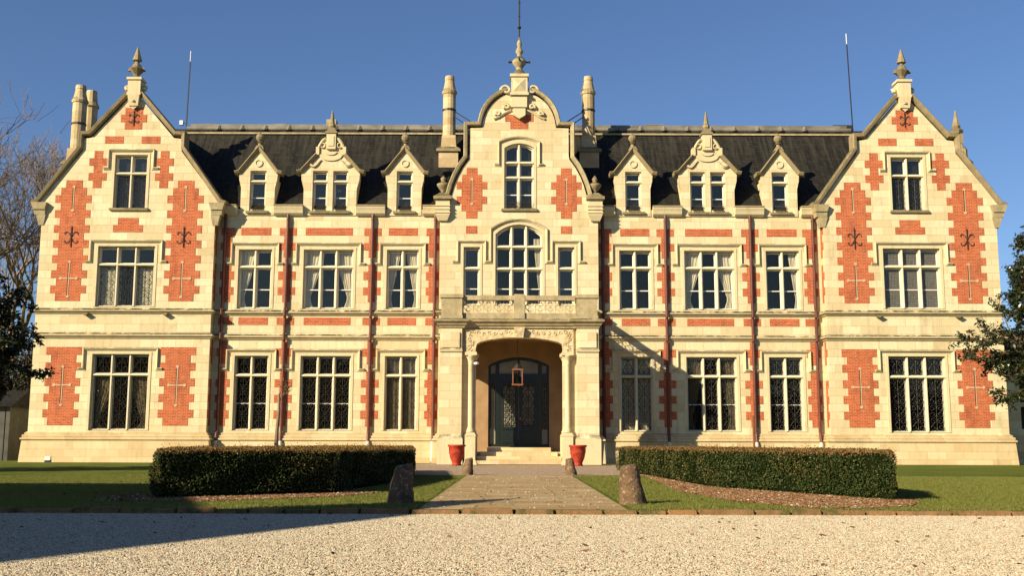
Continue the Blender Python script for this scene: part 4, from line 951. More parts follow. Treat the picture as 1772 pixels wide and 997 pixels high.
# cornice and balustrade
PP = [(-3.50, PY - 0.01), (-3.50, FP), (-2.45, FP), (-2.45, FP + 0.14), (2.45, FP + 0.14), (2.45, FP), (3.50, FP), (3.50, PY - 0.01)]
MB().plan(PP, [(-0.3, 5.99), (0.02, 5.99), (0.05, 6.07), (0.11, 6.12), (0.14, 6.20), (0.24, 6.27), (0.26, 6.34), (0.16, 6.40), (-0.3, 6.42)]).build('porch_cornice', 'mossy', CH)
MB().box(-3.3, 3.3, FP + 0.3, PY - 0.004, 6.30, 6.41).build('terrace_floor', 'mossy', CH)
bl = MB()
for s2 in (-1, 1):
    x0, x1 = sorted((s2 * 2.54, s2 * 3.46)); bl.box(x0, x1, FP + 0.02, FP + 0.72, 6.42, 7.34)
    a0, a1 = sorted((s2 * 2.58, s2 * 3.42)); bl.box(x0 - 0.05, x1 + 0.05, FP - 0.03, FP + 0.77, 7.34, 7.50)
    bl.box(x0 - 0.03, x1 + 0.03, FP - 0.02, FP + 0.75, 6.421, 6.55)
    b0, b1 = sorted((s2 * 3.18, s2 * 3.40)); bl.box(b0, b1, FP + 0.72, PY - 0.01, 6.42, 6.68); bl.box(b0 - 0.03, b1 + 0.03, FP + 0.77, PY - 0.012, 7.25, 7.47)
bl.box(-2.52, 2.52, FP + 0.17, FP + 0.42, 6.42, 6.68); bl.box(-2.48, 2.48, FP + 0.12, FP + 0.46, 7.25, 7.46); bl.box(-0.24, 0.24, FP + 0.10, FP + 0.48, 6.422, 7.52)
bl.build('balustrade', 'mossy', CH)
def tracery(fn, L_, z0=6.68, z1=7.25):
    mb = MB(); n = max(2, round(L_ / 0.42)); s = L_ / n; r = 0.017; zc = (z0 + z1) / 2; h = (z1 - z0) / 2
    for i in range(n + 1): mb.tube([fn(i * s, 0, z) for z in (z0, z1)], r, 4)
    for i in range(n):
        a = i * s; c = a + s / 2
        mb.tube([fn(a, 0, zc), fn(c, 0, z1), fn(a + s, 0, zc), fn(c, 0, z0), fn(a, 0, zc)], r, 4)
        for sg_ in (-1, 1):
            mb.tube([fn(c + 0.09 * math.cos(t), 0, zc + sg_ * 0.11 + 0.09 * math.sin(t)) for t in np.linspace(0, 2 * PI, 9)], r * 0.9, 4)
    return mb
for x0 in (-2.5, 0.25): tracery(lambda a, b, z: (x0 + a, FP + 0.28, z), 2.25).build('pierced_panel', 'trim', CH)
for s2 in (-1, 1): tracery(lambda a, b, z: (s2 * 3.29, FP + 0.75 + a, z), -FP + PY - 0.78).build('pierced_panel', 'trim', CH)
# entrance steps
st = MB(); st.box(-1.93, 1.93, FP - 0.02, PY + 0.1, 0.03, 0.187); st.box(-1.86, 1.86, FP + 0.36, PY + 0.1, 0.189, 0.375); st.box(-1.70, 1.70, FP + 0.72, PY + 0.1, 0.377, 0.56); st.box(-1.42, 1.42, FP + 1.08, PY + 0.1, 0.562, 0.75)
st.box(-2.93, 2.93, FP + 1.25, PY - 0.01, 0.02, 0.55)
st.build('step', 'plinth', CH)
# entrance door
fr = MB(); DY = PY + 0.12
fr.slab(arched(2.88, 0.76, 4.62, 5.0), [rect(-1.37, -1.10, 0.9, 3.78), rect(-0.90, 0.90, 0.77, 3.80), rect(1.10, 1.37, 0.9, 3.78), [(-1.32, 4.22), (-1.10, 4.22), (-1.10, 4.66), (-1.32, 4.58)], [(-0.92, 4.22), (-0.04, 4.22), (-0.04, 4.88), (-0.92, 4.76)], [(0.04, 4.22), (0.92, 4.22), (0.92, 4.76), (0.04, 4.88)], [(1.10, 4.22), (1.32, 4.22), (1.32, 4.58), (1.10, 4.66)]], DY, DY + 0.12)
DR = fr.build('entrance_door', 'green', CH)
dg = MB(); dg.add([(-1.4, DY + 0.08, 0.8), (1.4, DY + 0.08, 0.8), (1.4, DY + 0.08, 4.6), (0, DY + 0.08, 4.96), (-1.4, DY + 0.08, 4.6)], [(0, 1, 2, 3, 4)]); dg.build('pane', 'greyglass', DR, fix=False)
for s2 in (-1, 1):
    lf = MB(); x0, x1 = sorted((s2 * 0.02, s2 * 0.89))
    lf.slab(rect(x0, x1, 0.78, 3.79), [rect(x0 + 0.12, x1 - 0.12, 1.72, 3.68)], DY + 0.01, DY + 0.07)
    lf.box(x0 + 0.14, x1 - 0.14, DY - 0.02, DY + 0.02, 0.95, 1.52); lf.box(x0 + 0.10, x1 - 0.10, DY - 0.035, DY + 0.02, 1.60, 1.66)
    lf.box((x0 + x1) / 2 - 0.14, (x0 + x1) / 2 + 0.14, DY - 0.05, DY + 0.02, 1.565, 1.63) if False else None
    L_ = lf.build('door_leaf', 'green', DR)
    gm = MB(); grille(gm, x0 + 0.13, x1 - 0.13, 1.73, 3.67, DY - 0.03, 0.018); gm.build('grille', 'iron', DR)
    gm = MB(); a, b = sorted((s2 * 1.11, s2 * 1.36)); grille(gm, a, b, 1.6, 3.77, DY - 0.03, 0.012); gm.build('grille', 'iron', DR)
MB().lathe(0.08, DY - 0.05, [(0.02, 2.02), (0.05, 2.06), (0.05, 2.12), (0.02, 2.16)], 8).build('handle', 'copper', DR)
MB().box(-2.8, 2.8, 0.6, 0.7, 0.4, 5.6).build('hall_wall', 'room', CH)

# ================================================================== THINGS ROUND THE HOUSE
# hanging lantern
LN = empty('hanging_lantern', (-0.07, -3.1, 3.50)); tag(LN, 'copper framed glass lantern hanging on a rod in the porch arch', 'lantern')
mb = MB()
for sx in (-1, 1):
    for sy in (-1, 1): mb.box(sx * 0.21 - 0.025, sx * 0.21 + 0.025, sy * 0.21 - 0.025, sy * 0.21 + 0.025, 0.05, 0.72)
for z in (0.02, 0.70): mb.slab(rect(-0.26, 0.26, -0.26, 0.26), [rect(-0.17, 0.17, -0.17, 0.17)], z, z + 0.06, fn=lambda a, b, c: (a, c, b))
mb.build('frame', 'copper', LN)
mb = MB(); mb.box(-0.19, 0.19, -0.195, -0.19, 0.09, 0.70); mb.box(-0.19, 0.19, 0.19, 0.195, 0.09, 0.70); mb.build('glazing', 'glass', LN)
mb = MB(); mb.tube([(0, 0, 0.76), (0, 0, 2.30)], 0.014, 5); mb.lathe(0, 0, [(0.24, 0.77), (0.10, 0.95), (0.05, 1.0)], 8); mb.lathe(0, 0, [(0.03, 0.1), (0.05, 0.12), (0.05, 0.4), (0.03, 0.42)], 8); mb.build('stem', 'iron', LN)
# security camera
SC = empty('security_camera', (-1.98, FP + 0.02, 4.42)); tag(SC, 'small white security camera fixed beside the left porch capital', 'camera')
MB().tube([(0.02, 0.10, 0.0), (0.16, -0.10, 0.0)], 0.06, 8).build('housing', 'white', SC); MB().tube([(-0.10, 0.14, 0.05), (0.05, 0.08, 0.02)], 0.025, 6).build('bracket', 'white', SC)
# pots
def pot(x, y, label):
    P = empty('terracotta_pot', (x, y, 0.012)); P.scale = (0.92, 0.92, 0.96); tag(P, label, 'pot', 'red terracotta pots beside the porch')
    MB().lathe(0, 0, [(0.20, 0.0), (0.24, 0.03), (0.20, 0.08), (0.21, 0.14), (0.30, 0.34), (0.355, 0.62), (0.36, 0.80), (0.41, 0.83), (0.42, 0.88), (0.37, 0.90), (0.33, 0.90), (0.31, 0.80)], 28).build('body', 'terracotta', P, smooth=True)
    g_ = MB()
    for k in range(5):
        a0 = k * 2 * PI / 5
        g_.tube([((0.335 + 0.008) * math.cos(a0 + t * 2 * PI / 5), (0.343) * math.sin(a0 + t * 2 * PI / 5), 0.68 - 0.16 * math.sin(t * PI)) for t in np.linspace(0, 1, 9)], 0.016, 5)
    g_.build('garland', 'terracotta', P); MB().lathe(0, 0, [(0.31, 0.78), (0.31, 0.80)], 16).build('soil', 'soil', P)
pot(-2.62, -6.3, 'red terracotta pot left of the entrance steps'); pot(2.44, -6.3, 'red terracotta pot right of the entrance steps')
# bollards
def bollard(x, y, h, r0, r1, lean, label):
    mb = MB(); n = 18; vs = []; fs = []; K = 10
    for j in range(K + 1):
        t = j / K; r = r0 + (r1 - r0) * t
        if t > 0.93: r *= 0.86
        for k in range(n):
            a = 2 * PI * k / n; rr = r * (1 + 0.035 * math.sin(3 * a + j) + random.uniform(-0.02, 0.02))
            vs.append((rr * math.cos(a) + lean * t, rr * math.sin(a), h * t * (1 - 0.0) + (0.02 * math.cos(a) if j == K else 0)))
    for j in range(K):
        for k in range(n): a = j * n + k; b = j * n + (k + 1) % n; fs.append((a, b, b + n, a + n))
    fs.append(tuple(range(K * n, K * n + n)))
    mb.add(vs, fs); o = mb.build('stone_bollard', 'bollard', None, (x, y, 0.0), smooth=True)
    tag(o, label, 'bollard', 'tapered stone bollards flanking the path')
bollard(-2.06, -34.95, 0.60, 0.215, 0.135, 0.07, 'large tapered stone bollard in shade, front left of the paved path')
bollard(1.55, -35.0, 0.60, 0.215, 0.135, -0.07, 'large sunlit tapered stone bollard, front right of the paved path')
bollard(-1.63, -19.85, 0.50, 0.18, 0.11, 0.06, 'small tapered stone bollard by the left pot at far end of path')
bollard(1.43, -19.7, 0.50, 0.18, 0.11, -0.06, 'small tapered stone bollard by the right pot at far end of path')
# floodlight
FLt = empty('floodlight', (-21.75, -1.35, 0.0)); tag(FLt, 'small floodlight on the grass at the foot of the left gabled wing', 'floodlight')
MB().box(-0.13, 0.13, -0.08, 0.08, 0.10, 0.28).build('housing', 'white', FLt); MB().box(-0.16, 0.16, -0.015, 0.015, 0.0, 0.14).build('bracket', 'iron', FLt)
# roof masts
def mast(x, y, z0, z1, label, lean=0.0):
    A = empty('antenna_mast', (x, y, z0)); tag(A, label, 'antenna', 'thin antenna masts on the roof')
    MB().tube([(0, 0, 0), (lean, 0, z1 - z0 - 0.6)], 0.036, 6).build('pole', 'iron', A)
    MB().tube([(lean, 0, z1 - z0 - 0.6), (lean * 1.1, 0, z1 - z0)], 0.025, 6).build('tip', 'white', A); return A
A = mast(-17.95, 4.6, 17.3, 22.1, 'thin antenna mast with a small box beside the left gable', 0.06)
MB().box(-0.34, -0.16, -0.1, 0.1, 0.62, 0.86).build('box', 'white', A); MB().tube([(-0.25, 0, 0.72), (0.02, 0, 0.72)], 0.02, 5).build('bracket', 'lead', A)
mast(18.05, 4.6, 17.4, 23.2, 'taller thin antenna mast beside the right gable', -0.14)

# ------------------------------------------------------------------ foliage helpers
def leaf_mesh(name, P, N, size, mat, aspect=0.45, jit=0.7, sizevar=0.35, fold=True):
    """P points, N preferred normals: one leaf (a bent pair of quads) at every point"""
    n = len(P)
    d = N + rng.normal(0, jit, (n, 3)); d /= np.linalg.norm(d, axis=1)[:, None] + 1e-9
    t = rng.normal(0, 1, (n, 3)); t -= (t * d).sum(1)[:, None] * d; t /= np.linalg.norm(t, axis=1)[:, None] + 1e-9
    b = np.cross(d, t); s = (size * (1 + rng.uniform(-sizevar, sizevar, n)))[:, None]
    w_ = s * aspect * 0.5
    a0 = P - t * s * 0.5; a1 = P + t * s * 0.5 - d * s * 0.12
    m0 = P + b * w_ + d * s * 0.06; m1 = P - b * w_ + d * s * 0.06
    V = np.stack([a0, m0, a1, m1], 1).reshape(-1, 3)
    me = bpy.data.meshes.new(name); me.vertices.add(4 * n); me.vertices.foreach_set('co', V.ravel().astype(np.float32))
    me.loops.add(4 * n); me.loops.foreach_set('vertex_index', np.arange(4 * n, dtype=np.int32))
    me.polygons.add(n); me.polygons.foreach_set('loop_start', np.arange(0, 4 * n, 4, dtype=np.int32)); me.polygons.foreach_set('loop_total', np.full(n, 4, dtype=np.int32))
    me.update(); me.validate(); me.materials.append(M[mat]); return me
def join_leaf(a, b): pass

def limb_tree(start, d0, L0, r0, depth, spread, seedv, min_r=0.006, kids=(2, 3), shrink=0.72, up=0.15, wob=0.12):
    rnd = random.Random(seedv); segs = []; tips = []
    def grow(p, d, L_, r, k):
        n = 4; pts = [p]; rad = [r]; q = p.copy(); dd = d.copy()
        for i in range(n):
            dd = (dd + Vector((rnd.gauss(0, wob), rnd.gauss(0, wob), rnd.gauss(0, wob) + up * 0.25))).normalized(); q = q + dd * (L_ / n); pts.append(q.copy()); rad.append(r * (1 - 0.35 * (i + 1) / n))
        segs.append((pts, rad, k))
        if k == 0: tips.append((q, dd)); return
        m = rnd.choice(kids)
        for j in range(m):
            a = Vector((rnd.gauss(0, 1), rnd.gauss(0, 1), rnd.gauss(0, 1))); a = (a - a.dot(dd) * dd).normalized()
            nd = (dd + a * spread * rnd.uniform(0.6, 1.3) + Vector((0, 0, up))).normalized()
            st_ = pts[-1] if j == 0 else pts[rnd.randint(2, n)]
            grow(st_.copy(), nd, L_ * shrink * rnd.uniform(0.75, 1.2), max(min_r, r * 0.62), k - 1)
    grow(Vector(start), Vector(d0).normalized(), L0, r0, depth); return segs, tips

# ------------------------------------------------------------------ hedges
def hedge(poly, h, label, lit_edges=()):
    Hd = empty('box_hedge', (poly[0][0], poly[0][1], 0)); tag(Hd, label, 'hedge', 'clipped box hedges on the lawn')
    ox, oy = poly[0]; P = [(x - ox, y - oy) for x, y in poly]
    ins = 0.05; mb = MB(); cx = sum(p[0] for p in P) / len(P); cy = sum(p[1] for p in P) / len(P)
    q = [(x + (cx - x) * 0.03, y + (cy - y) * 0.02) for x, y in P]
    mb.slab(q, [], 0.02, h - 0.05, fn=lambda a, b, c: (a, c, b)); mb.build('core', 'hedgecore', Hd)
    m = len(P); sets = {'box': [[], []], 'boxolive_lit': [[], []], 'boxtip': [[], []]}
    for i in range(m):
        a = np.array(P[i]); b = np.array(P[(i + 1) % m]); L_ = np.linalg.norm(b - a); dr = (b - a) / L_; nn = np.array([dr[1], -dr[0]])
        my = (a[1] + b[1]) / 2 + oy
        dens = 2600 if my < -22 else 1100
        if i in (3,): dens = 700
        k = int(L_ * h * dens); u = rng.uniform(0, 1, k); z = rng.uniform(0.02, h, k) ** 1.0
        bulge = 0.04 * np.sin(u * L_ * 1.7 + z * 3) + 0.025 * np.sin(u * L_ * 4.3 - z * 7)
        corner = np.clip((z - (h - 0.07)) / 0.07, 0, 1) * 0.05
        o_ = rng.uniform(-0.05, 0.03, k) + bulge - corner + np.where(z < 0.08, -0.05, 0)
        pt = np.stack([a[0] + dr[0] * u * L_ + nn[0] * o_, a[1] + dr[1] * u * L_ + nn[1] * o_, z], 1); nrm = np.tile([nn[0], nn[1], 0.25], (k, 1))
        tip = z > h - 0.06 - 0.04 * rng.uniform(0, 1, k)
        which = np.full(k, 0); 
        pr_ = 0.75 if i in lit_edges else 0.12  # marked edges get more bright leaves, sunlight put into the leaf colour
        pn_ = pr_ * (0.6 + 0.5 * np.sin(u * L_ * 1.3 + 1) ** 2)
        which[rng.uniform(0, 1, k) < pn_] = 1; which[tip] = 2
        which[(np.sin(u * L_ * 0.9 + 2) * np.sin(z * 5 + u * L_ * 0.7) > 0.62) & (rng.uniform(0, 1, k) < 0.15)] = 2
        for w_, nm in enumerate(('box', 'boxolive_lit', 'boxtip')): sets[nm][0].append(pt[which == w_]); sets[nm][1].append(nrm[which == w_])
    # top
    xs_ = [p[0] for p in P]; ys_ = [p[1] for p in P]; k = int((max(xs_) - min(xs_)) * (max(ys_) - min(ys_)) * 900)
    pts = np.stack([rng.uniform(min(xs_), max(xs_), k), rng.uniform(min(ys_), max(ys_), k)], 1); ins_ = np.zeros(k, bool)
    for i in range(m):
        x0, y0 = P[i]; x1, y1 = P[(i + 1) % m]
        c = ((y0 > pts[:, 1]) != (y1 > pts[:, 1])) & (pts[:, 0] < (x1 - x0) * (pts[:, 1] - y0) / ((y1 - y0) if y1 != y0 else 1e-9) + x0); ins_ ^= c
    pts = pts[ins_]; k = len(pts); z = h - 0.03 + 0.025 * np.sin(pts[:, 0] * 3) * np.sin(pts[:, 1] * 2.3) + rng.uniform(-0.03, 0.04, k) + (rng.uniform(0, 1, k) > 0.985) * rng.uniform(0.02, 0.09, k)
    sets['boxtip'][0].append(np.concatenate([pts, z[:, None]], 1)); sets['boxtip'][1].append(np.tile([0, 0, 1.0], (k, 1)))
    nmz = {'box': 'foliage', 'boxolive_lit': 'sunlit_foliage', 'boxtip': 'bronzed_tips'}
    nmz['boxolive_lit'] = 'lit_olive_foliage'
    for nm, (a, b) in sets.items():
        a = np.concatenate(a); b = np.concatenate(b)
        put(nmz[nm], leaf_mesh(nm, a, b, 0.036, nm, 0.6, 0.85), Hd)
hedge([(-6.22, -33.9), (-3.60, -32.0), (-2.86, -24.4), (-3.6, -15.5), (-6.0, -15.5), (-6.95, -30.0)], 0.825, 'dark clipped box hedge on the left lawn in shade')
hedge([(5.95, -33.9), (6.75, -31.4), (6.1, -14.0), (3.35, -13.6), (3.88, -28.6)], 0.825, 'clipped box hedge with path side coloured sunlit olive, on the right lawn', (3,))
# mulch beds in front of the hedges
def bed(name, poly, z=0.010):
    o = MB().slab(poly, [], z, z - 0.004, fn=lambda a, b, c: (a, c, b)).build(name, 'soil', fix=False); tag(o, kind='structure'); return o
bedR = [(3.75, -16), (2.93, -30.7), (3.25, -34.2), (3.9, -35.9), (4.8, -36.2), (5.7, -35.4), (6.25, -34.3), (6.2, -33.2), (5.9, -33.7), (4.0, -28.3), (3.6, -16)]
bedL = [(-6.9, -34.75), (-5.2, -34.85), (-3.25, -33.0), (-2.75, -31.5), (-3.4, -30.8), (-6.4, -33.0), (-7.2, -32.5)]
bed('mulch_bed', bedR); bed('mulch_bed', bedL)

# ------------------------------------------------------------------ scatter (pebbles, chips, grass)
def scatter(name, poly, z, proto_verts, proto_faces, mat, density, smin, smax, label, cat, sz=0.6, seed=1, tilt=0.6, zoff=0.0, mod=None):
    """one 'stuff' object: a sheet whose geometry nodes scatter little solids over it"""
    sh = bpy.data.meshes.new(name); n = len(poly); sh.from_pydata([(x, y, z) for x, y in poly], [], [tuple(range(n))]); sh.update()
    o = put(name, sh); tag(o, label, cat, kind='stuff')
    pm = bpy.data.meshes.new(name + '_piece'); pm.from_pydata(proto_verts, [], proto_faces); pm.update(); pm.materials.append(M[mat])
    ng = bpy.data.node_groups.new(name, 'GeometryNodeTree')
    ng.interface.new_socket('Geometry', in_out='INPUT', socket_type='NodeSocketGeometry'); ng.interface.new_socket('Geometry', in_out='OUTPUT', socket_type='NodeSocketGeometry')
    N = ng.nodes; L_ = ng.links
    gi = N.new('NodeGroupInput'); go = N.new('NodeGroupOutput'); dp = N.new('GeometryNodeDistributePointsOnFaces'); dp.inputs['Density'].default_value = density; dp.inputs['Seed'].default_value = seed
    ip = N.new('GeometryNodeInstanceOnPoints')
    tmpo = bpy.data.objects.new(name + '_piece', pm)
    oi = N.new('GeometryNodeObjectInfo'); oi.inputs['Object'].default_value = tmpo; oi.inputs['As Instance'].default_value = True
    rv = N.new('FunctionNodeRandomValue'); rv.data_type = 'FLOAT_VECTOR'; rv.inputs[0].default_value = (-tilt, -tilt, 0); rv.inputs[1].default_value = (tilt, tilt, 6.283)
    rs = N.new('FunctionNodeRandomValue'); rs.data_type = 'FLOAT_VECTOR'; rs.inputs[0].default_value = (smin, smin, smin * sz); rs.inputs[1].default_value = (smax, smax, smax * sz)
    L_.new(gi.outputs[0], dp.inputs['Mesh']); L_.new(dp.outputs['Points'], ip.inputs['Points']); L_.new(oi.outputs['Geometry'], ip.inputs['Instance'])
    L_.new(rv.outputs[0], ip.inputs['Rotation']); L_.new(rs.outputs[0], ip.inputs['Scale']); L_.new(ip.outputs[0], go.inputs[0])
    md = o.modifiers.new('scatter', 'NODES'); md.node_group = ng
    return o
# pebble: a squashed, uneven ball
bm = bmesh.new(); bmesh.ops.create_icosphere(bm, subdivisions=1, radius=1.0)
rr = random.Random(3)
for v in bm.verts: v.co *= rr.uniform(0.75, 1.12)
pv = [tuple(v.co) for v in bm.verts]; pf = [tuple(v.index for v in f.verts) for f in bm.faces]; bm.free()
scatter('gravel', [(-4.6, -45.6), (4.0, -45.6), (9.6, -36.66), (-9.8, -36.66)], -0.056, pv, pf, 'pebble', 2800, 0.006, 0.0155, 'pale loose gravel of the forecourt in front of the kerb', 'gravel', 0.62, 3)
scatter('stray_pebbles', [(-1.5, KY + 0.1), (1.3, KY + 0.1), (1.3, -20.5), (-1.5, -20.5)], 0.014, pv, pf, 'pebble', 7, 0.008, 0.02, 'stray pale pebbles scattered over the paved path', 'pebbles', 0.6, 9)
chip_v = [(-1, -0.5, 0), (1, -0.35, 0.1), (1, 0.4, 0), (-0.9, 0.5, 0.15), (-1, -0.5, 0.25), (1, -0.35, 0.3), (1, 0.4, 0.25), (-0.9, 0.5, 0.35)]
chip_f = [(0, 3, 2, 1), (4, 5, 6, 7), (0, 1, 5, 4), (1, 2, 6, 5), (2, 3, 7, 6), (3, 0, 4, 7)]
scatter('wood_chips', bedR, 0.014, chip_v, chip_f, 'chip', 900, 0.012, 0.035, 'reddish bark mulch round the foot of the right hedge', 'mulch', 1.0, 5, 0.5)
scatter('wood_chips', bedL, 0.014, chip_v, chip_f, 'chip', 900, 0.012, 0.035, 'reddish bark mulch along the foot of the left hedge', 'mulch', 1.0, 6, 0.5)
lf_v = [(-1, 0, 0.02), (-0.2, -0.55, 0.12), (1, 0, 0.2), (-0.2, 0.55, 0.15)]; lf_f = [(0, 1, 2, 3)]
scatter('fallen_leaves', [(-5.5, -45.2), (5.0, -45.2), (9.6, -36.7), (-9.8, -36.7)], -0.045, lf_v, lf_f, 'chip', 1.6, 0.03, 0.05, 'dry brown leaves blown over the gravel', 'leaves', 1.0, 21, 0.4)
scatter('fallen_leaves', [(-9.9, -36.4), (9.9, -36.4), (14, -26), (-14, -26)], 0.03, lf_v, lf_f, 'chip', 1.3, 0.03, 0.05, 'dry brown leaves lying on the lawn by the path', 'leaves', 1.0, 22, 0.4)
# grass tuft
tv, tf = [], []
rr = random.Random(5)
for k in range(7):
    a = rr.uniform(0, 6.28); bx, by = rr.uniform(-0.6, 0.6), rr.uniform(-0.6, 0.6); lean = rr.uniform(0.1, 0.6); hh = rr.uniform(0.6, 1.1); wd = 0.09
    dx, dy = math.cos(a), math.sin(a); i0 = len(tv)
    tv += [(bx - dy * wd, by + dx * wd, 0), (bx + dy * wd, by - dx * wd, 0), (bx + dx * lean, by + dy * lean, hh)]; tf += [(i0, i0 + 1, i0 + 2)]
lawnL = [(-9.9, KY + 0.05), (-1.70, KY + 0.05), (-1.70, -20.3), (-2.4, -20.2), (-13, -20.2), (-16, -27.5)]
lawnR = [(1.38, KY + 0.05), (9.9, KY + 0.05), (16, -27.5), (14, -20.2), (2.4, -20.2), (1.50, -20.3)]
scatter('lawn_grass', lawnL, 0.0, tv, tf, 'blade', 420, 0.022, 0.045, 'short mown grass left of the paved path', 'grass', 0.9, 11, 0.25)
scatter('lawn_grass', lawnR, 0.0, tv, tf, 'blade', 420, 0.022, 0.045, 'short mown grass right of the paved path', 'grass', 0.9, 12, 0.25)

# ------------------------------------------------------------------ trees
def bark_mesh(segs, n_of=lambda k: 5):
    mb = MB()
    for pts, rad, k in segs: mb.tube(pts, 0, n_of(k), caps=False, radii=rad)
    return mb
def magnolia(name, base, height, branches, label, nl, seedv, size=0.17):
    """evergreen: trunk, limbs, leaves in rosettes round the limb ends; branches = (z, dx, dy, dz, length)"""
    T = empty(name, base); tag(T, label, 'tree')
    segs = [([Vector((0, 0, 0)), Vector((0.05, 0, height * 0.3)), Vector((-0.05, 0.05, height * 0.6)), Vector((0, 0, height * 0.92))], [0.20, 0.16, 0.10, 0.03], 3)]
    tips = []
    for i, (z, dx, dy, dz, L_) in enumerate(branches):
        s, t_ = limb_tree((0, 0, z), (dx, dy, dz), L_ * 0.5, 0.05, 3, 0.65, seedv + i, kids=(2, 3), shrink=0.62, up=0.05)
        segs += s; tips += t_
        for pts, rad, k in s:
            if k < 2: tips += [(p, (pts[-1] - pts[0]).normalized()) for p in pts[1:]]
    bark_mesh(segs).build('trunk', 'bark', T, fix=False)
    tips = tips if len(tips) else [(Vector((0, 0, 1)), Vector((0, 0, 1)))]
    C_ = np.array([tuple(p) for p, d in tips]); D = np.array([tuple(d) for p, d in tips])
    k = nl; idx = rng.integers(0, len(C_), k)
    off = rng.normal(0, 1, (k, 3)); off /= np.linalg.norm(off, axis=1)[:, None]
    rad = rng.uniform(0.03, 0.20, k)[:, None]
    P_ = C_[idx] + off * rad + D[idx] * rng.uniform(0, 0.15, k)[:, None]
    put('crown', leaf_mesh('crown', P_, off * 0.6 + np.array([0, 0, 0.6]), size, 'magnolia', 0.42, 0.5), T)
    return T
rnd = random.Random(21)
br = []
for k in range(64):
    z = 2.7 + 6.1 * (k / 63); a = rnd.uniform(0, 2 * PI); reach = (2.7 if z < 5.2 else 2.6 - (z - 5.2) * 0.42) * rnd.uniform(0.7, 1.1)
    br.append((z, math.cos(a), math.sin(a), rnd.uniform(0.0, 0.35), max(0.6, reach)))
br += [(3.9, -1, -0.1, 0.12, 3.5), (4.1, -1, 0.1, 0.1, 3.4), (3.2, -1, -0.2, -0.08, 3.2), (3.0, -0.9, 0.2, -0.12, 2.8), (5.6, -1, 0.1, 0.3, 2.2)]
magnolia('magnolia_tree', (19.95, -12.2, 0), 9.3, br, 'evergreen magnolia with glossy leaves at the right edge, in front of the right wing', 30000, 40)
rnd = random.Random(33); br = []
for k in range(56):
    z = 2.0 + 6.0 * (k / 55) ** 1.3; a = rnd.uniform(0, 2 * PI); reach = (3.2 if z < 5.6 else 2.9 - (z - 5.6) * 0.75) * rnd.uniform(0.7, 1.1)
    br.append((z, math.cos(a), math.sin(a), rnd.uniform(0.0, 0.35), max(0.6, reach)))
br += [(4.1, 1, -0.1, 0.02, 4.2), (3.7, 1, 0.1, 0.12, 3.9), (3.4, 1, 0.0, 0.0, 3.4), (2.8, 1, -0.1, 0.05, 3.0), (2.4, 1, 0.1, 0.1, 2.8)]
br += [(2.2 + 5.4 * k / 25, 1, 0.5 * math.sin(k * 1.9), 0.15, 2.6 - 0.06 * k) for k in range(26)]
magnolia('magnolia_tree', (-19.75, -17.5, 0), 9.4, br, 'dark evergreen magnolia at the left edge, beside the left wing', 95000, 90, 0.185)
br = [(2.2 + 5 * k / 29, math.cos(k * 2.4), math.sin(k * 2.4), 0.2, 3.0) for k in range(30)]  # limbs of an unseen tree, added to throw a dark band over the lawn
magnolia('magnolia_tree', (-26.0, -20.5, 0), 8.0, br, 'unseen evergreen added left of the lawn to cast a shadow band', 9000, 140)

# bare winter tree, left background
def bare_tree(base, h, label, seedv, mat='barkpale', depth=8, r0=0.38, spread=0.66):
    T = empty('bare_tree', base); tag(T, label, 'tree', 'leafless trees behind the house')
    segs, tips = limb_tree((0, 0, 0), (0.03, 0, 1), h * 0.28, r0, depth, spread, seedv, min_r=0.015, kids=(2, 3, 3), shrink=0.80, up=0.20, wob=0.16)
    tr = bark_mesh([s for s in segs if s[2] >= depth - 2], lambda k: 7); tr.build('trunk', mat, T, fix=False)
    bark_mesh([s for s in segs if s[2] < depth - 2], lambda k: 3 if k < 3 else 4).build('twigs', mat, T, fix=False)
    return T
bare_tree((-31.8, 13, 0), 26.5, 'tall leafless tree with fine twigs left of the chateau', 5)
bare_tree((-38, 24, 0), 22, 'leafless tree further back at the far left', 8, depth=8)

def shrub(loc, rx, ry, h, label, mat='shrub', nl=6000, size=0.16):
    T = empty('dark_shrub', loc); tag(T, label, 'shrub', 'dark shrubs left of the chateau')
    sg, tp = limb_tree((0, 0, 0), (0, 0, 1), h * 0.4, 0.10, 3, 0.9, int(abs(loc[0] * 10)), kids=(3, 3))
    bark_mesh(sg).build('trunk', 'bark', T, fix=False)
    nb = 26; C_ = rng.normal(0, 1, (nb, 3)); C_ /= np.linalg.norm(C_, axis=1)[:, None]; C_ *= rng.uniform(0.35, 0.85, (nb, 1)); C_[:, 0] *= rx; C_[:, 1] *= ry; C_[:, 2] = (C_[:, 2] * 0.5 + 0.5) * h * 0.98
    idx = rng.integers(0, nb, nl); off = rng.normal(0, 1, (nl, 3)); off /= np.linalg.norm(off, axis=1)[:, None]
    P_ = C_[idx] + off * rng.uniform(0.2, 1.0, (nl, 1)) * np.array([rx * 0.38, ry * 0.38, h * 0.17]); P_[:, 2] = np.clip(P_[:, 2], 0.05, None)
    put('crown', leaf_mesh('crown', P_, off, size, mat, 0.6, 0.7), T)
shrub((-27.0, 9, 0), 1.8, 1.5, 6.8, 'dark tall shrub just left of the left wing', nl=15000)
shrub((-29.8, 10, 0), 2.2, 2.0, 7.2, 'dark shrub behind the left magnolia', nl=14000)
shrub((-31.0, 18, 0), 5.0, 2.5, 8.0, 'broad dark shrub farthest left behind the grey outbuilding', nl=16000)
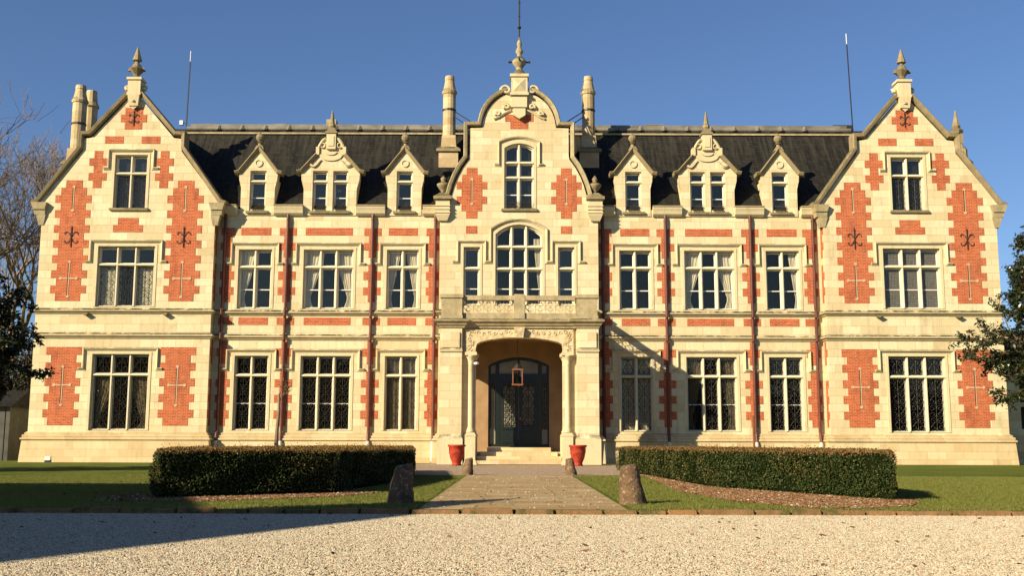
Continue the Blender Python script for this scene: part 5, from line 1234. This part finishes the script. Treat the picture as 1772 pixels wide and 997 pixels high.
# grey outbuilding at the left edge
OB = empty('outbuilding', (-27.85, 3.0, 0)); tag(OB, 'small grey outbuilding with a dark door at the left edge', 'outbuilding')
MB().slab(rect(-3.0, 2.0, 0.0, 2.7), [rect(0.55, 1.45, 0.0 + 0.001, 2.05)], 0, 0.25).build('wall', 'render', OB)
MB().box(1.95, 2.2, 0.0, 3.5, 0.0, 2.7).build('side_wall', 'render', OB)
MB().box(0.56, 1.44, 0.12, 0.18, 0.01, 2.04).build('door', 'green', OB)
MB().slab([(-0.3, 2.7), (1.7, 3.6), (3.8, 2.7)], [], -3.2, 2.35, fn=lambda a, b, c: (b, a, c)).build('roof', 'slate', OB)

# young trees and stake
def sapling(x, y, h, label, seedv, leaves=True):
    T = empty('young_tree', (x, y, 0)); tag(T, label, 'tree')
    mb = MB(); mb.tube([(0, 0, 0), (0.02, 0, h * 0.5), (0.06, 0, h * 0.75), (0.05, 0, h)], 0.07, 7, radii=[0.09, 0.07, 0.06, 0.035])
    sg, tp = limb_tree((0.05, 0, h * 0.86), (0.3, 0, 1), 0.35, 0.022, 3, 0.9, seedv, kids=(2, 3), min_r=0.008)
    for pts, rad, k in sg: mb.tube(pts, 0, 4, caps=False, radii=rad)
    mb.build('trunk', 'barkpale', T, fix=False)
    C_ = np.array([tuple(p) for s in sg for p in s[0]]); idx = rng.integers(0, len(C_), 150)
    put('crown', leaf_mesh('crown', C_[idx] + rng.normal(0, 0.08, (150, 3)), np.tile([0, 0, 1.0], (150, 1)), 0.085, 'copperleaf', 0.6, 0.9), T)
sapling(-9.05, -11.5, 2.75, 'slender young tree with few russet leaves behind the left hedge', 4)
ST = MB().tube([(0, 0, 0), (-0.02, 0, 2.0)], 0.045, 6); o = ST.build('wooden_stake', 'rust', None, (9.0, -10.0, 0)); tag(o, 'thin brown wooden stake behind the right hedge', 'stake')

# ------------------------------------------------------------------ unseen: a block added to shade the lawn, and trees that show in the glass
shade_block = empty('outbuilding', (-13.6, -44.6, 0)); tag(shade_block, 'unseen tall stone block added left of the forecourt to shade the lawn', 'outbuilding')
q = [(-13.1, -44.25), (-17.5, -47.55), (-20.8, -38.3), (-34, -38.3), (-34, -62), (-21.2, -62)]  # added outline, shaped for the shadow it throws over gravel and lawn
MB().slab([(x + 13.6, y + 44.6) for x, y in q], [], 0.0, 9.0, fn=lambda a, b, c: (a, c, b)).build('wall', 'stone', shade_block)
T = empty('wood', (0, -105, 0)); tag(T, 'belt of dark trees standing behind the viewer, outside the picture', 'wood', kind='stuff')
n = 26000; cxs = rng.uniform(-75, 75, 60); P_ = np.zeros((n, 3)); idx = rng.integers(0, 60, n); off = rng.normal(0, 1, (n, 3)); off /= np.linalg.norm(off, axis=1)[:, None]
hs_ = rng.uniform(8, 15, 60); P_[:, 0] = cxs[idx] + off[:, 0] * 3.5; P_[:, 1] = off[:, 1] * 4; P_[:, 2] = np.clip(hs_[idx] * (0.5 + 0.5 * off[:, 2] * rng.uniform(0.7, 1.0, n)), 0.2, None)
put('crowns', leaf_mesh('crowns', P_, off, 1.3, 'shrub', 0.8, 0.7), T)
